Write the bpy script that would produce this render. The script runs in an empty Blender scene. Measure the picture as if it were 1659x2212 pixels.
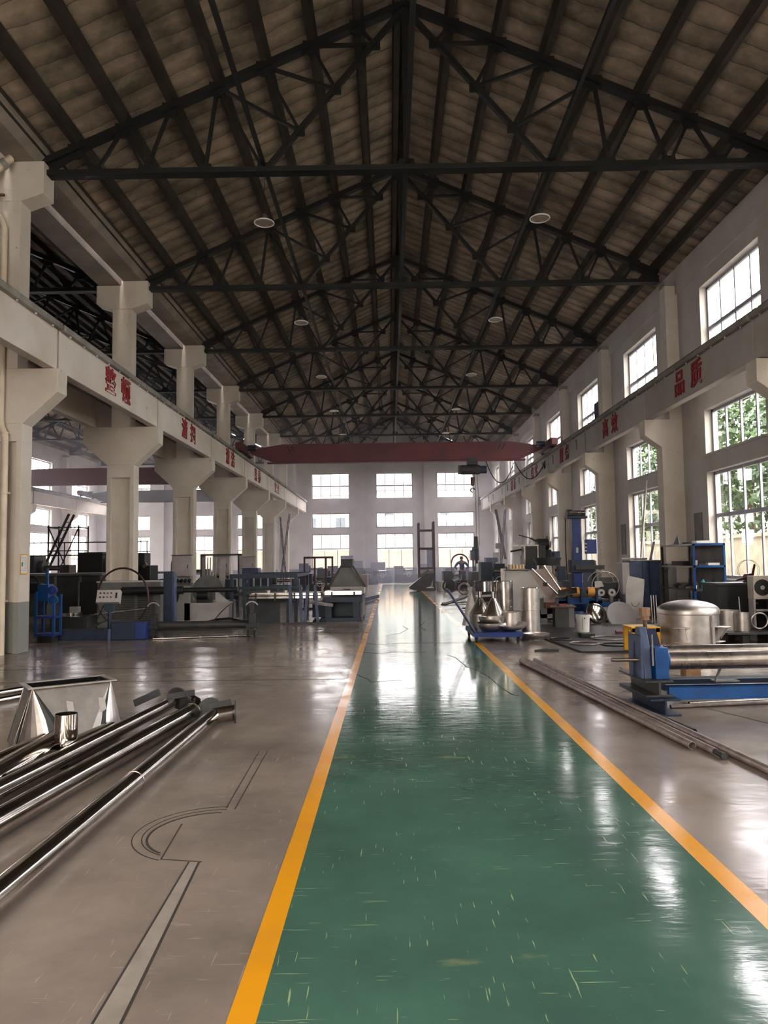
import bpy, math, random
from mathutils import Vector, Matrix
random.seed(7)
PI = math.pi
sc = bpy.context.scene
C = sc.collection
# ------------------------------------------------------------------ camera
cam_d = bpy.data.cameras.new('camera')
cam = bpy.data.objects.new('camera', cam_d); C.objects.link(cam)
cam_d.sensor_fit = 'VERTICAL'; cam_d.sensor_height = 36.0
cam_d.lens = 36.0 * 1600.0 / 2212.0
cam_d.clip_start = 0.05; cam_d.clip_end = 500
R_ = (0.99988431, 0.00779549, -0.01306142)
U_ = (0.01354422, -0.06548215, 0.99776182)
F_ = (-0.00692276, 0.99782329, 0.06558016)
cam.matrix_world = Matrix(((R_[0], U_[0], -F_[0], 0), (R_[1], U_[1], -F_[1], 0), (R_[2], U_[2], -F_[2], 1.6), (0, 0, 0, 1)))
sc.camera = cam
# ------------------------------------------------------------------ exposure, world
sc.view_settings.view_transform = 'Standard'; sc.view_settings.look = 'None'
sc.view_settings.gamma = 1.0; sc.view_settings.use_curve_mapping = False
sc.view_settings.exposure = 0.28
SKY = 11.0
w = bpy.data.worlds.new('world'); sc.world = w; w.use_nodes = True
nt = w.node_tree; nt.nodes.clear()
wo = nt.nodes.new('ShaderNodeOutputWorld'); wb = nt.nodes.new('ShaderNodeBackground')
tc = nt.nodes.new('ShaderNodeTexCoord'); sx = nt.nodes.new('ShaderNodeSeparateXYZ'); cr = nt.nodes.new('ShaderNodeValToRGB')
cr.color_ramp.elements[0].position = 0.1; cr.color_ramp.elements[0].color = (1.0, 0.90, 0.78, 1)     # hazy warm sky behind the camera
cr.color_ramp.elements[1].position = 0.9; cr.color_ramp.elements[1].color = (2.1, 1.88, 1.98, 1)     # pinkish overcast beyond the far wall
em = cr.color_ramp.elements.new(0.62); em.color = (0.94, 0.95, 1.0, 1)
mr_ = nt.nodes.new('ShaderNodeMapRange'); mr_.inputs['From Min'].default_value = -1; mr_.inputs['From Max'].default_value = 1
nt.links.new(tc.outputs['Generated'], sx.inputs[0]); nt.links.new(sx.outputs['Y'], mr_.inputs[0]); nt.links.new(mr_.outputs[0], cr.inputs[0])
mz = nt.nodes.new('ShaderNodeMapRange'); mz.inputs['From Min'].default_value = 0; mz.inputs['From Max'].default_value = 1     # overcast sky: brighter towards the zenith
mz.inputs['To Min'].default_value = SKY * .85; mz.inputs['To Max'].default_value = SKY * 2.3
nt.links.new(sx.outputs['Z'], mz.inputs[0]); nt.links.new(mz.outputs[0], wb.inputs['Strength']); nt.links.new(cr.outputs[0], wb.inputs['Color'])
nt.links.new(wb.outputs[0], wo.inputs[0])
try:
    sc.cycles.use_denoising = True
    sc.cycles.max_bounces = 7; sc.cycles.diffuse_bounces = 4; sc.cycles.glossy_bounces = 4
    sc.cycles.transparent_max_bounces = 12; sc.cycles.transmission_bounces = 4
    sc.cycles.caustics_reflective = False; sc.cycles.caustics_refractive = False
    sc.cycles.sample_clamp_indirect = 12.0
except Exception:
    pass

# ------------------------------------------------------------------ materials
def lin(c):
    return tuple((v / 255 / 12.92 if v / 255 <= 0.04045 else ((v / 255 + 0.055) / 1.055) ** 2.4) for v in c) + (1,)
MC = {}
def mat(name, rgb, rough=0.6, metal=0.0, rgb2=None, scale=4.0, amt=0.5, bump=0.0, bscale=30.0, coat=0.0, detail=4, spec=0.5, stretch=(1, 1, 1), rvar=0.0):
    if name in MC: return MC[name]
    m = bpy.data.materials.new(name); m.use_nodes = True; MC[name] = m
    t = m.node_tree; b = t.nodes['Principled BSDF']
    b.inputs['Roughness'].default_value = rough; b.inputs['Metallic'].default_value = metal
    b.inputs['Specular IOR Level'].default_value = spec
    if coat: b.inputs['Coat Weight'].default_value = coat; b.inputs['Coat Roughness'].default_value = 0.15
    co = t.nodes.new('ShaderNodeTexCoord'); mp = t.nodes.new('ShaderNodeMapping'); mp.inputs['Scale'].default_value = stretch
    t.links.new(co.outputs['Object'], mp.inputs[0])
    n = t.nodes.new('ShaderNodeTexNoise'); n.inputs['Scale'].default_value = scale; n.inputs['Detail'].default_value = detail
    t.links.new(mp.outputs[0], n.inputs['Vector'])
    r = t.nodes.new('ShaderNodeValToRGB')
    c1 = lin(rgb); c2 = lin(rgb2) if rgb2 else tuple(v * (1 - amt * 0.4) for v in c1[:3]) + (1,)
    r.color_ramp.elements[0].position = 0.35; r.color_ramp.elements[0].color = c2
    r.color_ramp.elements[1].position = 0.65; r.color_ramp.elements[1].color = c1
    t.links.new(n.outputs['Fac'], r.inputs[0]); t.links.new(r.outputs[0], b.inputs['Base Color'])
    if rvar:
        mr = t.nodes.new('ShaderNodeMapRange'); mr.inputs['To Min'].default_value = rough - rvar; mr.inputs['To Max'].default_value = rough + rvar
        t.links.new(n.outputs['Fac'], mr.inputs[0]); t.links.new(mr.outputs[0], b.inputs['Roughness'])
    if bump:
        n2 = t.nodes.new('ShaderNodeTexNoise'); n2.inputs['Scale'].default_value = bscale; n2.inputs['Detail'].default_value = 3
        t.links.new(mp.outputs[0], n2.inputs['Vector'])
        bp = t.nodes.new('ShaderNodeBump'); bp.inputs['Strength'].default_value = bump; bp.inputs['Distance'].default_value = 0.02
        t.links.new(n2.outputs['Fac'], bp.inputs['Height']); t.links.new(bp.outputs[0], b.inputs['Normal'])
    return m

def N(t, kind, **kw):
    n = t.nodes.new(kind)
    for k, v in kw.items():
        if k in n.inputs: n.inputs[k].default_value = v
        else: setattr(n, k, v)
    return n

def mat_dado(name, rgb, low, zl, rough=0.75, lines=False):
    """painted concrete: light above, grey dado paint below height zl (world height), faint stains"""
    m = bpy.data.materials.new(name); m.use_nodes = True; MC[name] = m
    t = m.node_tree; b = t.nodes['Principled BSDF']; b.inputs['Roughness'].default_value = rough
    b.inputs['Specular IOR Level'].default_value = 0.35
    g = N(t, 'ShaderNodeNewGeometry'); s = N(t, 'ShaderNodeSeparateXYZ'); t.links.new(g.outputs['Position'], s.inputs[0])
    n = N(t, 'ShaderNodeTexNoise', Scale=1.1, Detail=6.0); t.links.new(g.outputs['Position'], n.inputs['Vector'])
    r = N(t, 'ShaderNodeValToRGB'); c1 = lin(rgb)
    r.color_ramp.elements[0].position = 0.3; r.color_ramp.elements[0].color = (c1[0] * .86, c1[1] * .83, c1[2] * .79, 1)
    r.color_ramp.elements[1].position = 0.6; r.color_ramp.elements[1].color = c1
    t.links.new(n.outputs['Fac'], r.inputs[0])
    # flaked chips
    n3 = N(t, 'ShaderNodeTexNoise', Scale=7.0, Detail=3.0); t.links.new(g.outputs['Position'], n3.inputs['Vector'])
    r3 = N(t, 'ShaderNodeValToRGB'); r3.color_ramp.elements[0].position = 0.24; r3.color_ramp.elements[0].color = (.45, .42, .4, 1)
    r3.color_ramp.elements[1].position = 0.27; r3.color_ramp.elements[1].color = (1, 1, 1, 1)
    t.links.new(n3.outputs['Fac'], r3.inputs[0])
    mu = N(t, 'ShaderNodeMix', data_type='RGBA', blend_type='MULTIPLY'); mu.inputs['Factor'].default_value = 0.8
    t.links.new(r.outputs[0], mu.inputs[6]); t.links.new(r3.outputs[0], mu.inputs[7])
    mx = N(t, 'ShaderNodeMix', data_type='RGBA'); gt = N(t, 'ShaderNodeMath', operation='LESS_THAN'); gt.inputs[1].default_value = zl
    t.links.new(s.outputs['Z'], gt.inputs[0]); t.links.new(gt.outputs[0], mx.inputs['Factor'])
    t.links.new(mu.outputs[2], mx.inputs[6]); mx.inputs[7].default_value = lin(low); t.links.new(mx.outputs[2], b.inputs['Base Color'])
    n2 = N(t, 'ShaderNodeTexNoise', Scale=14.0, Detail=4.0)
    mp = N(t, 'ShaderNodeMapping'); mp.inputs['Scale'].default_value = (1, .25, 2.5) if lines else (1, 1, 1)
    t.links.new(g.outputs['Position'], mp.inputs[0]); t.links.new(mp.outputs[0], n2.inputs['Vector'])
    bp = N(t, 'ShaderNodeBump', Strength=.25, Distance=.02); t.links.new(n2.outputs['Fac'], bp.inputs['Height']); t.links.new(bp.outputs[0], b.inputs['Normal'])
    return m

CONC = mat_dado('white_painted_concrete', (214, 204, 194), (136, 135, 132), 0.93)
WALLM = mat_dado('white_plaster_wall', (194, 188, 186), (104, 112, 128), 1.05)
BEAMM = mat_dado('whitewashed_beam', (218, 208, 200), (120, 120, 120), -5, lines=True)
GREYC = mat('grey_concrete', (150, 144, 138), .85, rgb2=(122, 117, 112), scale=2, bump=.3, bscale=20)
SOFF = mat('soffit_concrete', (150, 138, 128), .85, rgb2=(128, 116, 108), scale=1.5, bump=.15)

def mat_floor(name, base, base2, patch, rough, pscale=1.2, pmin=.62, bumpd=.004, scratch=None, spec=.5):
    m = bpy.data.materials.new(name); m.use_nodes = True; MC[name] = m
    t = m.node_tree; b = t.nodes['Principled BSDF']; b.inputs['Specular IOR Level'].default_value = spec
    g = N(t, 'ShaderNodeNewGeometry')
    n = N(t, 'ShaderNodeTexNoise', Scale=.7, Detail=8.0, Roughness=.62); t.links.new(g.outputs['Position'], n.inputs['Vector'])
    r = N(t, 'ShaderNodeValToRGB'); r.color_ramp.elements[0].position = .36; r.color_ramp.elements[0].color = lin(base2)
    r.color_ramp.elements[1].position = .62; r.color_ramp.elements[1].color = lin(base); t.links.new(n.outputs['Fac'], r.inputs[0])
    # worn patches
    mp = N(t, 'ShaderNodeMapping'); mp.inputs['Scale'].default_value = (.5, 1.5, 1); t.links.new(g.outputs['Position'], mp.inputs[0])
    n2 = N(t, 'ShaderNodeTexNoise', Scale=pscale, Detail=9.0, Roughness=.7); t.links.new(mp.outputs[0], n2.inputs['Vector'])
    r2 = N(t, 'ShaderNodeValToRGB'); r2.color_ramp.elements[0].position = pmin; r2.color_ramp.elements[0].color = (0, 0, 0, 1)
    r2.color_ramp.elements[1].position = pmin + .06; r2.color_ramp.elements[1].color = (1, 1, 1, 1); t.links.new(n2.outputs['Fac'], r2.inputs[0])
    mx = N(t, 'ShaderNodeMix', data_type='RGBA'); t.links.new(r2.outputs[0], mx.inputs['Factor']); t.links.new(r.outputs[0], mx.inputs[6]); mx.inputs[7].default_value = lin(patch)
    last = mx.outputs[2]
    if scratch:
        for k, (sxx, syy, rot) in enumerate(((30, 1.6, .5), (1.4, 36, .1), (28, 2.2, -.9), (2.2, 40, -.2))):
            ms = N(t, 'ShaderNodeMapping'); ms.inputs['Scale'].default_value = (sxx, syy, 1); ms.inputs['Rotation'].default_value = (0, 0, rot); ms.inputs['Location'].default_value = (k * 7.3, k * 3.1, 0)
            t.links.new(g.outputs['Position'], ms.inputs[0])
            n4 = N(t, 'ShaderNodeTexNoise', Scale=2.2, Detail=2.0); t.links.new(ms.outputs[0], n4.inputs['Vector'])
            r4 = N(t, 'ShaderNodeValToRGB'); r4.color_ramp.elements[0].position = .70; r4.color_ramp.elements[0].color = (0, 0, 0, 1)
            r4.color_ramp.elements[1].position = .73; r4.color_ramp.elements[1].color = (1, 1, 1, 1); t.links.new(n4.outputs['Fac'], r4.inputs[0])
            nm = N(t, 'ShaderNodeTexNoise', Scale=.9, Detail=2.0); ml = N(t, 'ShaderNodeMapping'); ml.inputs['Location'].default_value = (k * 5.1, k * 2.7, k)
            t.links.new(g.outputs['Position'], ml.inputs[0]); t.links.new(ml.outputs[0], nm.inputs['Vector'])
            gm = N(t, 'ShaderNodeMath', operation='GREATER_THAN'); gm.inputs[1].default_value = .47; t.links.new(nm.outputs['Fac'], gm.inputs[0])
            pm = N(t, 'ShaderNodeMath', operation='MULTIPLY'); t.links.new(r4.outputs[0], pm.inputs[0]); t.links.new(gm.outputs[0], pm.inputs[1])
            m4 = N(t, 'ShaderNodeMix', data_type='RGBA'); t.links.new(pm.outputs[0], m4.inputs['Factor']); t.links.new(last, m4.inputs[6]); m4.inputs[7].default_value = lin(scratch)
            last = m4.outputs[2]
    t.links.new(last, b.inputs['Base Color'])
    n3 = N(t, 'ShaderNodeTexNoise', Scale=2.3, Detail=6.0); t.links.new(g.outputs['Position'], n3.inputs['Vector'])
    mr = N(t, 'ShaderNodeMapRange'); mr.inputs['From Min'].default_value = .3; mr.inputs['From Max'].default_value = .7
    mr.inputs['To Min'].default_value = rough[0]; mr.inputs['To Max'].default_value = rough[1]
    t.links.new(n3.outputs['Fac'], mr.inputs[0]); t.links.new(mr.outputs[0], b.inputs['Roughness'])
    m5 = N(t, 'ShaderNodeMapping'); m5.inputs['Scale'].default_value = (1, 2.6, 1); t.links.new(g.outputs['Position'], m5.inputs[0])
    n5 = N(t, 'ShaderNodeTexNoise', Scale=3.6, Detail=5.0, Roughness=.55); t.links.new(m5.outputs[0], n5.inputs['Vector'])
    bp = N(t, 'ShaderNodeBump', Strength=1.0, Distance=bumpd); t.links.new(n5.outputs['Fac'], bp.inputs['Height']); t.links.new(bp.outputs[0], b.inputs['Normal'])
    return m
FLOORM = mat_floor('worn_grey_floor_coating', (146, 132, 122), (114, 103, 97), (162, 142, 136), (.10, .27), pscale=2.4, pmin=.635, bumpd=.0016, scratch=(154, 140, 132), spec=.38)
GREENM = mat_floor('green_aisle_paint', (74, 110, 95), (62, 90, 80), (104, 116, 92), (.07, .15), pscale=1.7, pmin=.615, bumpd=.0016, scratch=(150, 166, 122), spec=.38)
YELM = mat_floor('yellow_line_paint', (232, 158, 22), (216, 146, 34), (118, 104, 84), (.12, .25), pscale=4.5, pmin=.71, bumpd=.0010)

def mat_roof():
    m = bpy.data.materials.new('sooty_roof_slab'); m.use_nodes = True
    t = m.node_tree; b = t.nodes['Principled BSDF']; b.inputs['Roughness'].default_value = .9; b.inputs['Specular IOR Level'].default_value = .2
    g = N(t, 'ShaderNodeNewGeometry'); s = N(t, 'ShaderNodeSeparateXYZ')
    nd = N(t, 'ShaderNodeTexNoise', Scale=1.5, Detail=3.0); t.links.new(g.outputs['Position'], nd.inputs['Vector'])
    t.links.new(g.outputs['Position'], s.inputs[0])
    ma = N(t, 'ShaderNodeMath', operation='MULTIPLY_ADD'); ma.inputs[1].default_value = .22; t.links.new(nd.outputs['Fac'], ma.inputs[0]); t.links.new(s.outputs['Y'], ma.inputs[2])
    # slab joints every 0.30 m along the hall
    dv = N(t, 'ShaderNodeMath', operation='DIVIDE'); dv.inputs[1].default_value = .46; t.links.new(ma.outputs[0], dv.inputs[0])
    fr = N(t, 'ShaderNodeMath', operation='FRACT'); t.links.new(dv.outputs[0], fr.inputs[0])
    r = N(t, 'ShaderNodeValToRGB'); e = r.color_ramp.elements
    e[0].position = 0; e[0].color = (.12, .12, .12, 1); e[1].position = .07; e[1].color = (.8, .8, .8, 1)
    e2 = e.new(.5); e2.color = (1, 1, 1, 1); e3 = e.new(.97); e3.color = (.62, .62, .62, 1)
    t.links.new(fr.outputs[0], r.inputs[0])
    n = N(t, 'ShaderNodeTexNoise', Scale=.9, Detail=6.0, Roughness=.65); t.links.new(g.outputs['Position'], n.inputs['Vector'])
    rc = N(t, 'ShaderNodeValToRGB'); rc.color_ramp.elements[0].position = .35; rc.color_ramp.elements[0].color = lin((104, 97, 84))
    rc.color_ramp.elements[1].position = .65; rc.color_ramp.elements[1].color = lin((182, 162, 144)); t.links.new(n.outputs['Fac'], rc.inputs[0])
    mu = N(t, 'ShaderNodeMix', data_type='RGBA', blend_type='MULTIPLY'); mu.inputs['Factor'].default_value = 1
    t.links.new(rc.outputs[0], mu.inputs[6]); t.links.new(r.outputs[0], mu.inputs[7]); t.links.new(mu.outputs[2], b.inputs['Base Color'])
    bp = N(t, 'ShaderNodeBump', Strength=1.0, Distance=.03); t.links.new(r.outputs[0], bp.inputs['Height']); t.links.new(bp.outputs[0], b.inputs['Normal'])
    return m
ROOFM = mat_roof()

def mat_glass():
    m = bpy.data.materials.new('window_glass'); m.use_nodes = True
    t = m.node_tree; t.nodes.clear()
    o = N(t, 'ShaderNodeOutputMaterial'); a = N(t, 'ShaderNodeBsdfTransparent'); a.inputs[0].default_value = (.93, .95, .94, 1)
    g = N(t, 'ShaderNodeBsdfGlossy', Roughness=.02); x = N(t, 'ShaderNodeMixShader')
    lw = N(t, 'ShaderNodeLayerWeight', Blend=.5); p = N(t, 'ShaderNodeMath', operation='POWER'); p.inputs[1].default_value = 5
    q = N(t, 'ShaderNodeMath', operation='MULTIPLY_ADD'); q.inputs[1].default_value = .9; q.inputs[2].default_value = .04
    t.links.new(lw.outputs['Facing'], p.inputs[0]); t.links.new(p.outputs[0], q.inputs[0])
    t.links.new(q.outputs[0], x.inputs[0]); t.links.new(a.outputs[0], x.inputs[1]); t.links.new(g.outputs[0], x.inputs[2]); t.links.new(x.outputs[0], o.inputs[0])
    return m
GLASS = mat_glass()
STEELK = mat('black_truss_steel', (14, 13, 15), .6, rgb2=(9, 8, 9), scale=3)
PURL = mat('dark_concrete_purlin', (60, 52, 44), .85, rgb2=(40, 34, 28), scale=2, bump=.2)
ALU = mat('white_window_frame', (158, 156, 170), .45)
DARKF = mat('backlit_window_frame', (96, 78, 76), .5)  # far wall frames: their backlit darkness is put into the colour
SS = mat('brushed_stainless', (196, 188, 182), .26, 1.0, rgb2=(170, 162, 156), scale=6, rvar=.05)
SSM = mat('polished_stainless', (205, 198, 192), .13, 1.0, rgb2=(180, 172, 166), scale=5, rvar=.04)
SSR = mat('matt_stainless', (206, 198, 194), .42, 1.0, rgb2=(184, 176, 172), scale=8)
ROLLM = mat('turned_steel', (168, 158, 152), .28, 1.0, rgb2=(148, 139, 133), scale=3, stretch=(3, 1, 1), rvar=.04)
TUBE = mat('grey_steel_tube', (176, 162, 158), .42, .5, rgb2=(146, 132, 128), scale=8)
BLUE = mat('blue_machine_paint', (12, 74, 138), .38, rgb2=(10, 58, 112), scale=5)
BLUE2 = mat('royal_blue_paint', (24, 52, 124), .45, rgb2=(18, 42, 100), scale=5)
BLUED = mat('dark_blue_paint', (28, 44, 70), .5, rgb2=(20, 32, 52), scale=5)
BLUEG = mat('blue_grey_paint', (70, 84, 118), .5, rgb2=(52, 62, 90), scale=5)
TEAL = mat('dark_teal_paint', (34, 62, 72), .5, rgb2=(24, 44, 54), scale=5)
BLK = mat('black_metal', (30, 30, 32), .5, rgb2=(18, 18, 20), scale=6)
BLKG = mat('charcoal_metal', (60, 60, 62), .5, rgb2=(42, 42, 44), scale=3)
GREYM = mat('grey_machine_paint', (112, 110, 108), .55, rgb2=(94, 92, 90), scale=3)
LGREY = mat('pale_grey_paint', (186, 180, 180), .5, rgb2=(166, 160, 160), scale=2)
WHITE = mat('white_paint', (224, 220, 218), .5, rgb2=(206, 200, 198), scale=3)
MAROON = mat('crane_red_paint', (112, 48, 56), .5, rgb2=(92, 40, 50), scale=1.2)
RACKM = mat('maroon_rack_paint', (70, 38, 52), .55)
YEL = mat('yellow_stand_paint', (236, 178, 20), .45, rgb2=(206, 150, 18), scale=6)
ORNG = mat('amber_roller_rubber', (210, 150, 70), .5, rgb2=(180, 120, 50), scale=6)
REDT = mat('red_letter_paint', (146, 16, 28), .55, rgb2=(140, 18, 28), scale=6)
WOOD = mat('pale_wood', (176, 138, 100), .7, rgb2=(140, 104, 72), scale=6, stretch=(1, 6, 1))
RUST = mat('rusty_steel', (104, 76, 56), .75, rgb2=(70, 48, 36), scale=14)
RUBB = mat('black_rubber', (26, 26, 28), .7)
CABLE = mat('black_cable', (22, 22, 24), .6)
PVC = mat('cream_drain_pipe', (222, 206, 184), .45, rgb2=(204, 186, 164), scale=3)
GREENL = mat('green_board', (30, 120, 80), .6)
SEAM = mat('dark_floor_seam', (52, 46, 44), .8)
PATCH = mat('pale_floor_screed', (156, 146, 138), .42, rgb2=(136, 126, 118), scale=6)
PLATE = mat('dark_steel_plate', (70, 66, 68), .42, .7, rgb2=(50, 46, 48), scale=3)

# ------------------------------------------------------------------ mesh helpers
class G:
    def __init__(s): s.v = []; s.f = []
    def add(s, vs, fs):
        n = len(s.v); s.v += [tuple(v) for v in vs]; s.f += [tuple(i + n for i in f) for f in fs]; return s
    def b(s, x0, x1, y0, y1, z0, z1, M=None):
        vs = [Vector((x, y, z)) for x in (x0, x1) for y in (y0, y1) for z in (z0, z1)]
        if M is not None: vs = [M @ v for v in vs]
        return s.add(vs, [(0, 1, 3, 2), (4, 6, 7, 5), (0, 4, 5, 1), (2, 3, 7, 6), (0, 2, 6, 4), (1, 5, 7, 3)])
    def bar(s, p, q, w, h, up=(0, 0, 1)):
        p = Vector(p); q = Vector(q); d = (q - p); L = d.length; d.normalize(); u = Vector(up)
        if abs(d.dot(u)) > .99: u = Vector((0, 1, 0))
        a = d.cross(u).normalized(); u = a.cross(d).normalized()
        M = Matrix((( a.x, d.x, u.x, p.x), (a.y, d.y, u.y, p.y), (a.z, d.z, u.z, p.z), (0, 0, 0, 1)))
        return s.b(-w / 2, w / 2, 0, L, -h / 2, h / 2, M)
    def cyl(s, p, q, r, n=16, r2=None, cap=True):
        p = Vector(p); q = Vector(q); d = (q - p).normalized(); r2 = r if r2 is None else r2
        u = Vector((0, 0, 1)) if abs(d.z) < .9 else Vector((1, 0, 0)); a = d.cross(u).normalized(); c = d.cross(a)
        vs = []
        for o, rr in ((p, r), (q, r2)):
            vs += [o + (a * math.cos(2 * PI * i / n) + c * math.sin(2 * PI * i / n)) * rr for i in range(n)]
        fs = [(i, (i + 1) % n, n + (i + 1) % n, n + i) for i in range(n)]
        if cap: fs += [tuple(range(n - 1, -1, -1)), tuple(range(n, 2 * n))]
        return s.add(vs, fs)
    def tube(s, p, q, r, ri, n=20):
        """open-ended hollow tube"""
        p = Vector(p); q = Vector(q); d = (q - p).normalized()
        u = Vector((0, 0, 1)) if abs(d.z) < .9 else Vector((1, 0, 0)); a = d.cross(u).normalized(); c = d.cross(a); vs = []
        for o, rr in ((p, r), (q, r), (q, ri), (p, ri)):
            vs += [o + (a * math.cos(2 * PI * i / n) + c * math.sin(2 * PI * i / n)) * rr for i in range(n)]
        fs = []
        for k in range(4):
            k2 = (k + 1) % 4
            fs += [(k * n + i, k * n + (i + 1) % n, k2 * n + (i + 1) % n, k2 * n + i) for i in range(n)]
        return s.add(vs, fs)
    def path(s, pts, r, n=8):
        pts = [Vector(p) for p in pts]; base = len(s.v); vs = []; m = len(pts)
        for k, p in enumerate(pts):
            d = (pts[min(k + 1, m - 1)] - pts[max(k - 1, 0)]).normalized()
            u = Vector((0, 0, 1)) if abs(d.z) < .95 else Vector((1, 0, 0)); a = d.cross(u).normalized(); c = d.cross(a)
            vs += [p + (a * math.cos(2 * PI * i / n) + c * math.sin(2 * PI * i / n)) * r for i in range(n)]
        fs = [(k * n + i, k * n + (i + 1) % n, (k + 1) * n + (i + 1) % n, (k + 1) * n + i) for k in range(m - 1) for i in range(n)]
        fs += [tuple(range(n - 1, -1, -1)), tuple(range((m - 1) * n, m * n))]
        return s.add(vs, fs)
    def lathe(s, prof, n=28, M=None, close=False):
        vs = []
        for r, z in prof: vs += [Vector((r * math.cos(2 * PI * i / n), r * math.sin(2 * PI * i / n), z)) for i in range(n)]
        if M is not None: vs = [M @ v for v in vs]
        m = len(prof); fs = []
        for k in range(m if close else m - 1):
            k2 = (k + 1) % m
            fs += [(k * n + i, k * n + (i + 1) % n, k2 * n + (i + 1) % n, k2 * n + i) for i in range(n)]
        return s.add(vs, fs)
    def torus(s, c, R, r, ax=(0, 1, 0), n=40, m=8, a0=0, a1=2 * PI):
        q = Vector(ax).normalized().to_track_quat('Z', 'Y').to_matrix(); c = Vector(c); full = abs(a1 - a0 - 2 * PI) < 1e-4
        k = n if full else n + 1; vs = []
        for i in range(k):
            t = a0 + (a1 - a0) * i / n
            for j in range(m):
                p = 2 * PI * j / m
                vs.append(c + q @ Vector(((R + r * math.cos(p)) * math.cos(t), (R + r * math.cos(p)) * math.sin(t), r * math.sin(p))))
        fs = [((i * m + j), (i * m + (j + 1) % m), ((i + 1) % k * m + (j + 1) % m), ((i + 1) % k * m + j)) for i in range(k if full else k - 1) for j in range(m)]
        return s.add(vs, fs)
    def prism(s, poly, axis, a, b_):
        """poly in the plane normal to axis; 'y': (x,z); 'x': (y,z); 'z': (x,y)"""
        f = {'y': lambda u, v, t: (u, t, v), 'x': lambda u, v, t: (t, u, v), 'z': lambda u, v, t: (u, v, t)}[axis]
        n = len(poly); vs = [f(u, v, a) for u, v in poly] + [f(u, v, b_) for u, v in poly]
        return s.add(vs, [tuple(range(n)), tuple(range(2 * n - 1, n - 1, -1))] + [(i, n + i, n + (i + 1) % n, (i + 1) % n) for i in range(n)])

def fixn(me):
    import bmesh
    bm = bmesh.new(); bm.from_mesh(me); bmesh.ops.recalc_face_normals(bm, faces=bm.faces); bm.to_mesh(me); bm.free()

def part(name, g, m, parent=None, bev=0, smooth=True, loc=None):
    me = bpy.data.meshes.new(name); me.from_pydata(g.v, [], g.f); me.update(); fixn(me)
    me.materials.append(m)
    if smooth:
        me.polygons.foreach_set('use_smooth', [True] * len(me.polygons)); me.set_sharp_from_angle(angle=math.radians(35))
    o = bpy.data.objects.new(name, me); C.objects.link(o)
    if parent is not None: o.parent = parent
    if loc: o.location = loc
    if bev:
        md = o.modifiers.new('bevel', 'BEVEL'); md.width = bev; md.segments = 2; md.limit_method = 'ANGLE'; md.angle_limit = math.radians(40)
    return o
def thing(name, label, cat, loc=(0, 0, 0), rz=0.0, group=None):
    o = bpy.data.objects.new(name, None); C.objects.link(o); o.location = loc; o.rotation_euler = (0, 0, rz)
    o.empty_display_size = .1; o['label'] = label; o['category'] = cat
    if group: o['group'] = group
    return o
def tag(o, label, cat, group=None):
    o['label'] = label; o['category'] = cat
    if group: o['group'] = group
    return o
def struct(name, g, m, label=None, parent=None, bev=0):
    o = part(name, g, m, parent, bev)
    if parent is None:
        o['kind'] = 'structure'
        if label: o['label'] = label
    return o
def copy_tree(o, parent=None):
    c = o.copy(); C.objects.link(c)
    if parent is not None: c.parent = parent
    for ch in list(o.children): copy_tree(ch, c)
    return c
ORD = ['nearest', 'second nearest', 'third nearest', 'fourth nearest', 'fifth nearest', 'sixth nearest', 'seventh nearest', 'eighth nearest', 'farthest', 'tenth']
TH = ['first', 'second', 'third', 'fourth', 'fifth', 'sixth', 'seventh', 'eighth', 'ninth', 'tenth', 'eleventh']

# ================================================================== BUILDING
Y0, BAY = 13.7, 6.0
KS = list(range(-3, 7))                      # column lines; the camera stands between k=-3 and k=-2
YF = 55.65                                   # inner face of the far end wall
YB = Y0 + BAY * -3 + 0.2                     # inner face of the wall behind the camera (-4.1)
def YK(k): return Y0 + BAY * k
XC, XW, XS, XL = 0.42, 7.8, -7.12, -22.04    # nave centre, right wall, shared column row, far left wall
XC2 = XC - 15.08
def mirror(x): return XC + XC2 - x

# ---- floor
struct('floor', G().b(XL - .3, XW + .3, YB - .3, YF + .3, -.3, 0), FLOORM, 'grey coated concrete floor of the workshop')
struct('trim_1', G().b(-.49, 1.60, YB, 50.0, .0, .0016), GREENM, 'green painted aisle down the middle of the floor')
struct('trim_2', G().b(-.592, -.488, YB, 50.0, .0, .0022), YELM, 'yellow line on the left edge of the green aisle')
struct('trim_3', G().b(1.597, 1.71, YB, 50.0, .0, .0022), YELM, 'yellow line on the right edge of the green aisle')

# ---- floor seams and the round trench cover on the left
g = G()
def seam(pts, w=.012, z=.0015, gg=None):
    gg = g if gg is None else gg
    for (a, b) in zip(pts[:-1], pts[1:]): gg.bar((a[0], a[1], z / 2 + .0004), (b[0], b[1], z / 2 + .0004), w, z)
arc = lambda cx, cy, r, a0, a1, n=22: [(cx + r * math.cos(a0 + (a1 - a0) * i / n), cy + r * math.sin(a0 + (a1 - a0) * i / n)) for i in range(n + 1)]
seam([(-1.06, 2.69), (-1.10, 4.08)], .009); seam([(-.96, 2.69), (-1.045, 4.08)], .012)
seam([(-1.0, 1.0), (-.96, 2.69)], .01); seam([(-1.12, 1.0), (-1.06, 2.69)], .008)
seam([(-1.26, 4.12), (-1.03, 4.08)], .008); seam([(-1.262, 4.12), (-1.30, 4.66)], .008)
seam(arc(-1.08, 4.52, .455, PI * .5, PI * 1.36), .006); seam(arc(-1.08, 4.52, .40, PI * .5, PI * 1.33), .006)
seam(arc(-1.08, 4.50, .365, PI * .52, PI * 1.3), .014)
seam([(-1.09, 4.95), (-1.13, 6.4)], .007); seam([(-1.03, 4.93), (-1.06, 6.4)], .007)
seam([(-1.06, 2.62), (-1.9, 2.66)], .006)
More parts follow.
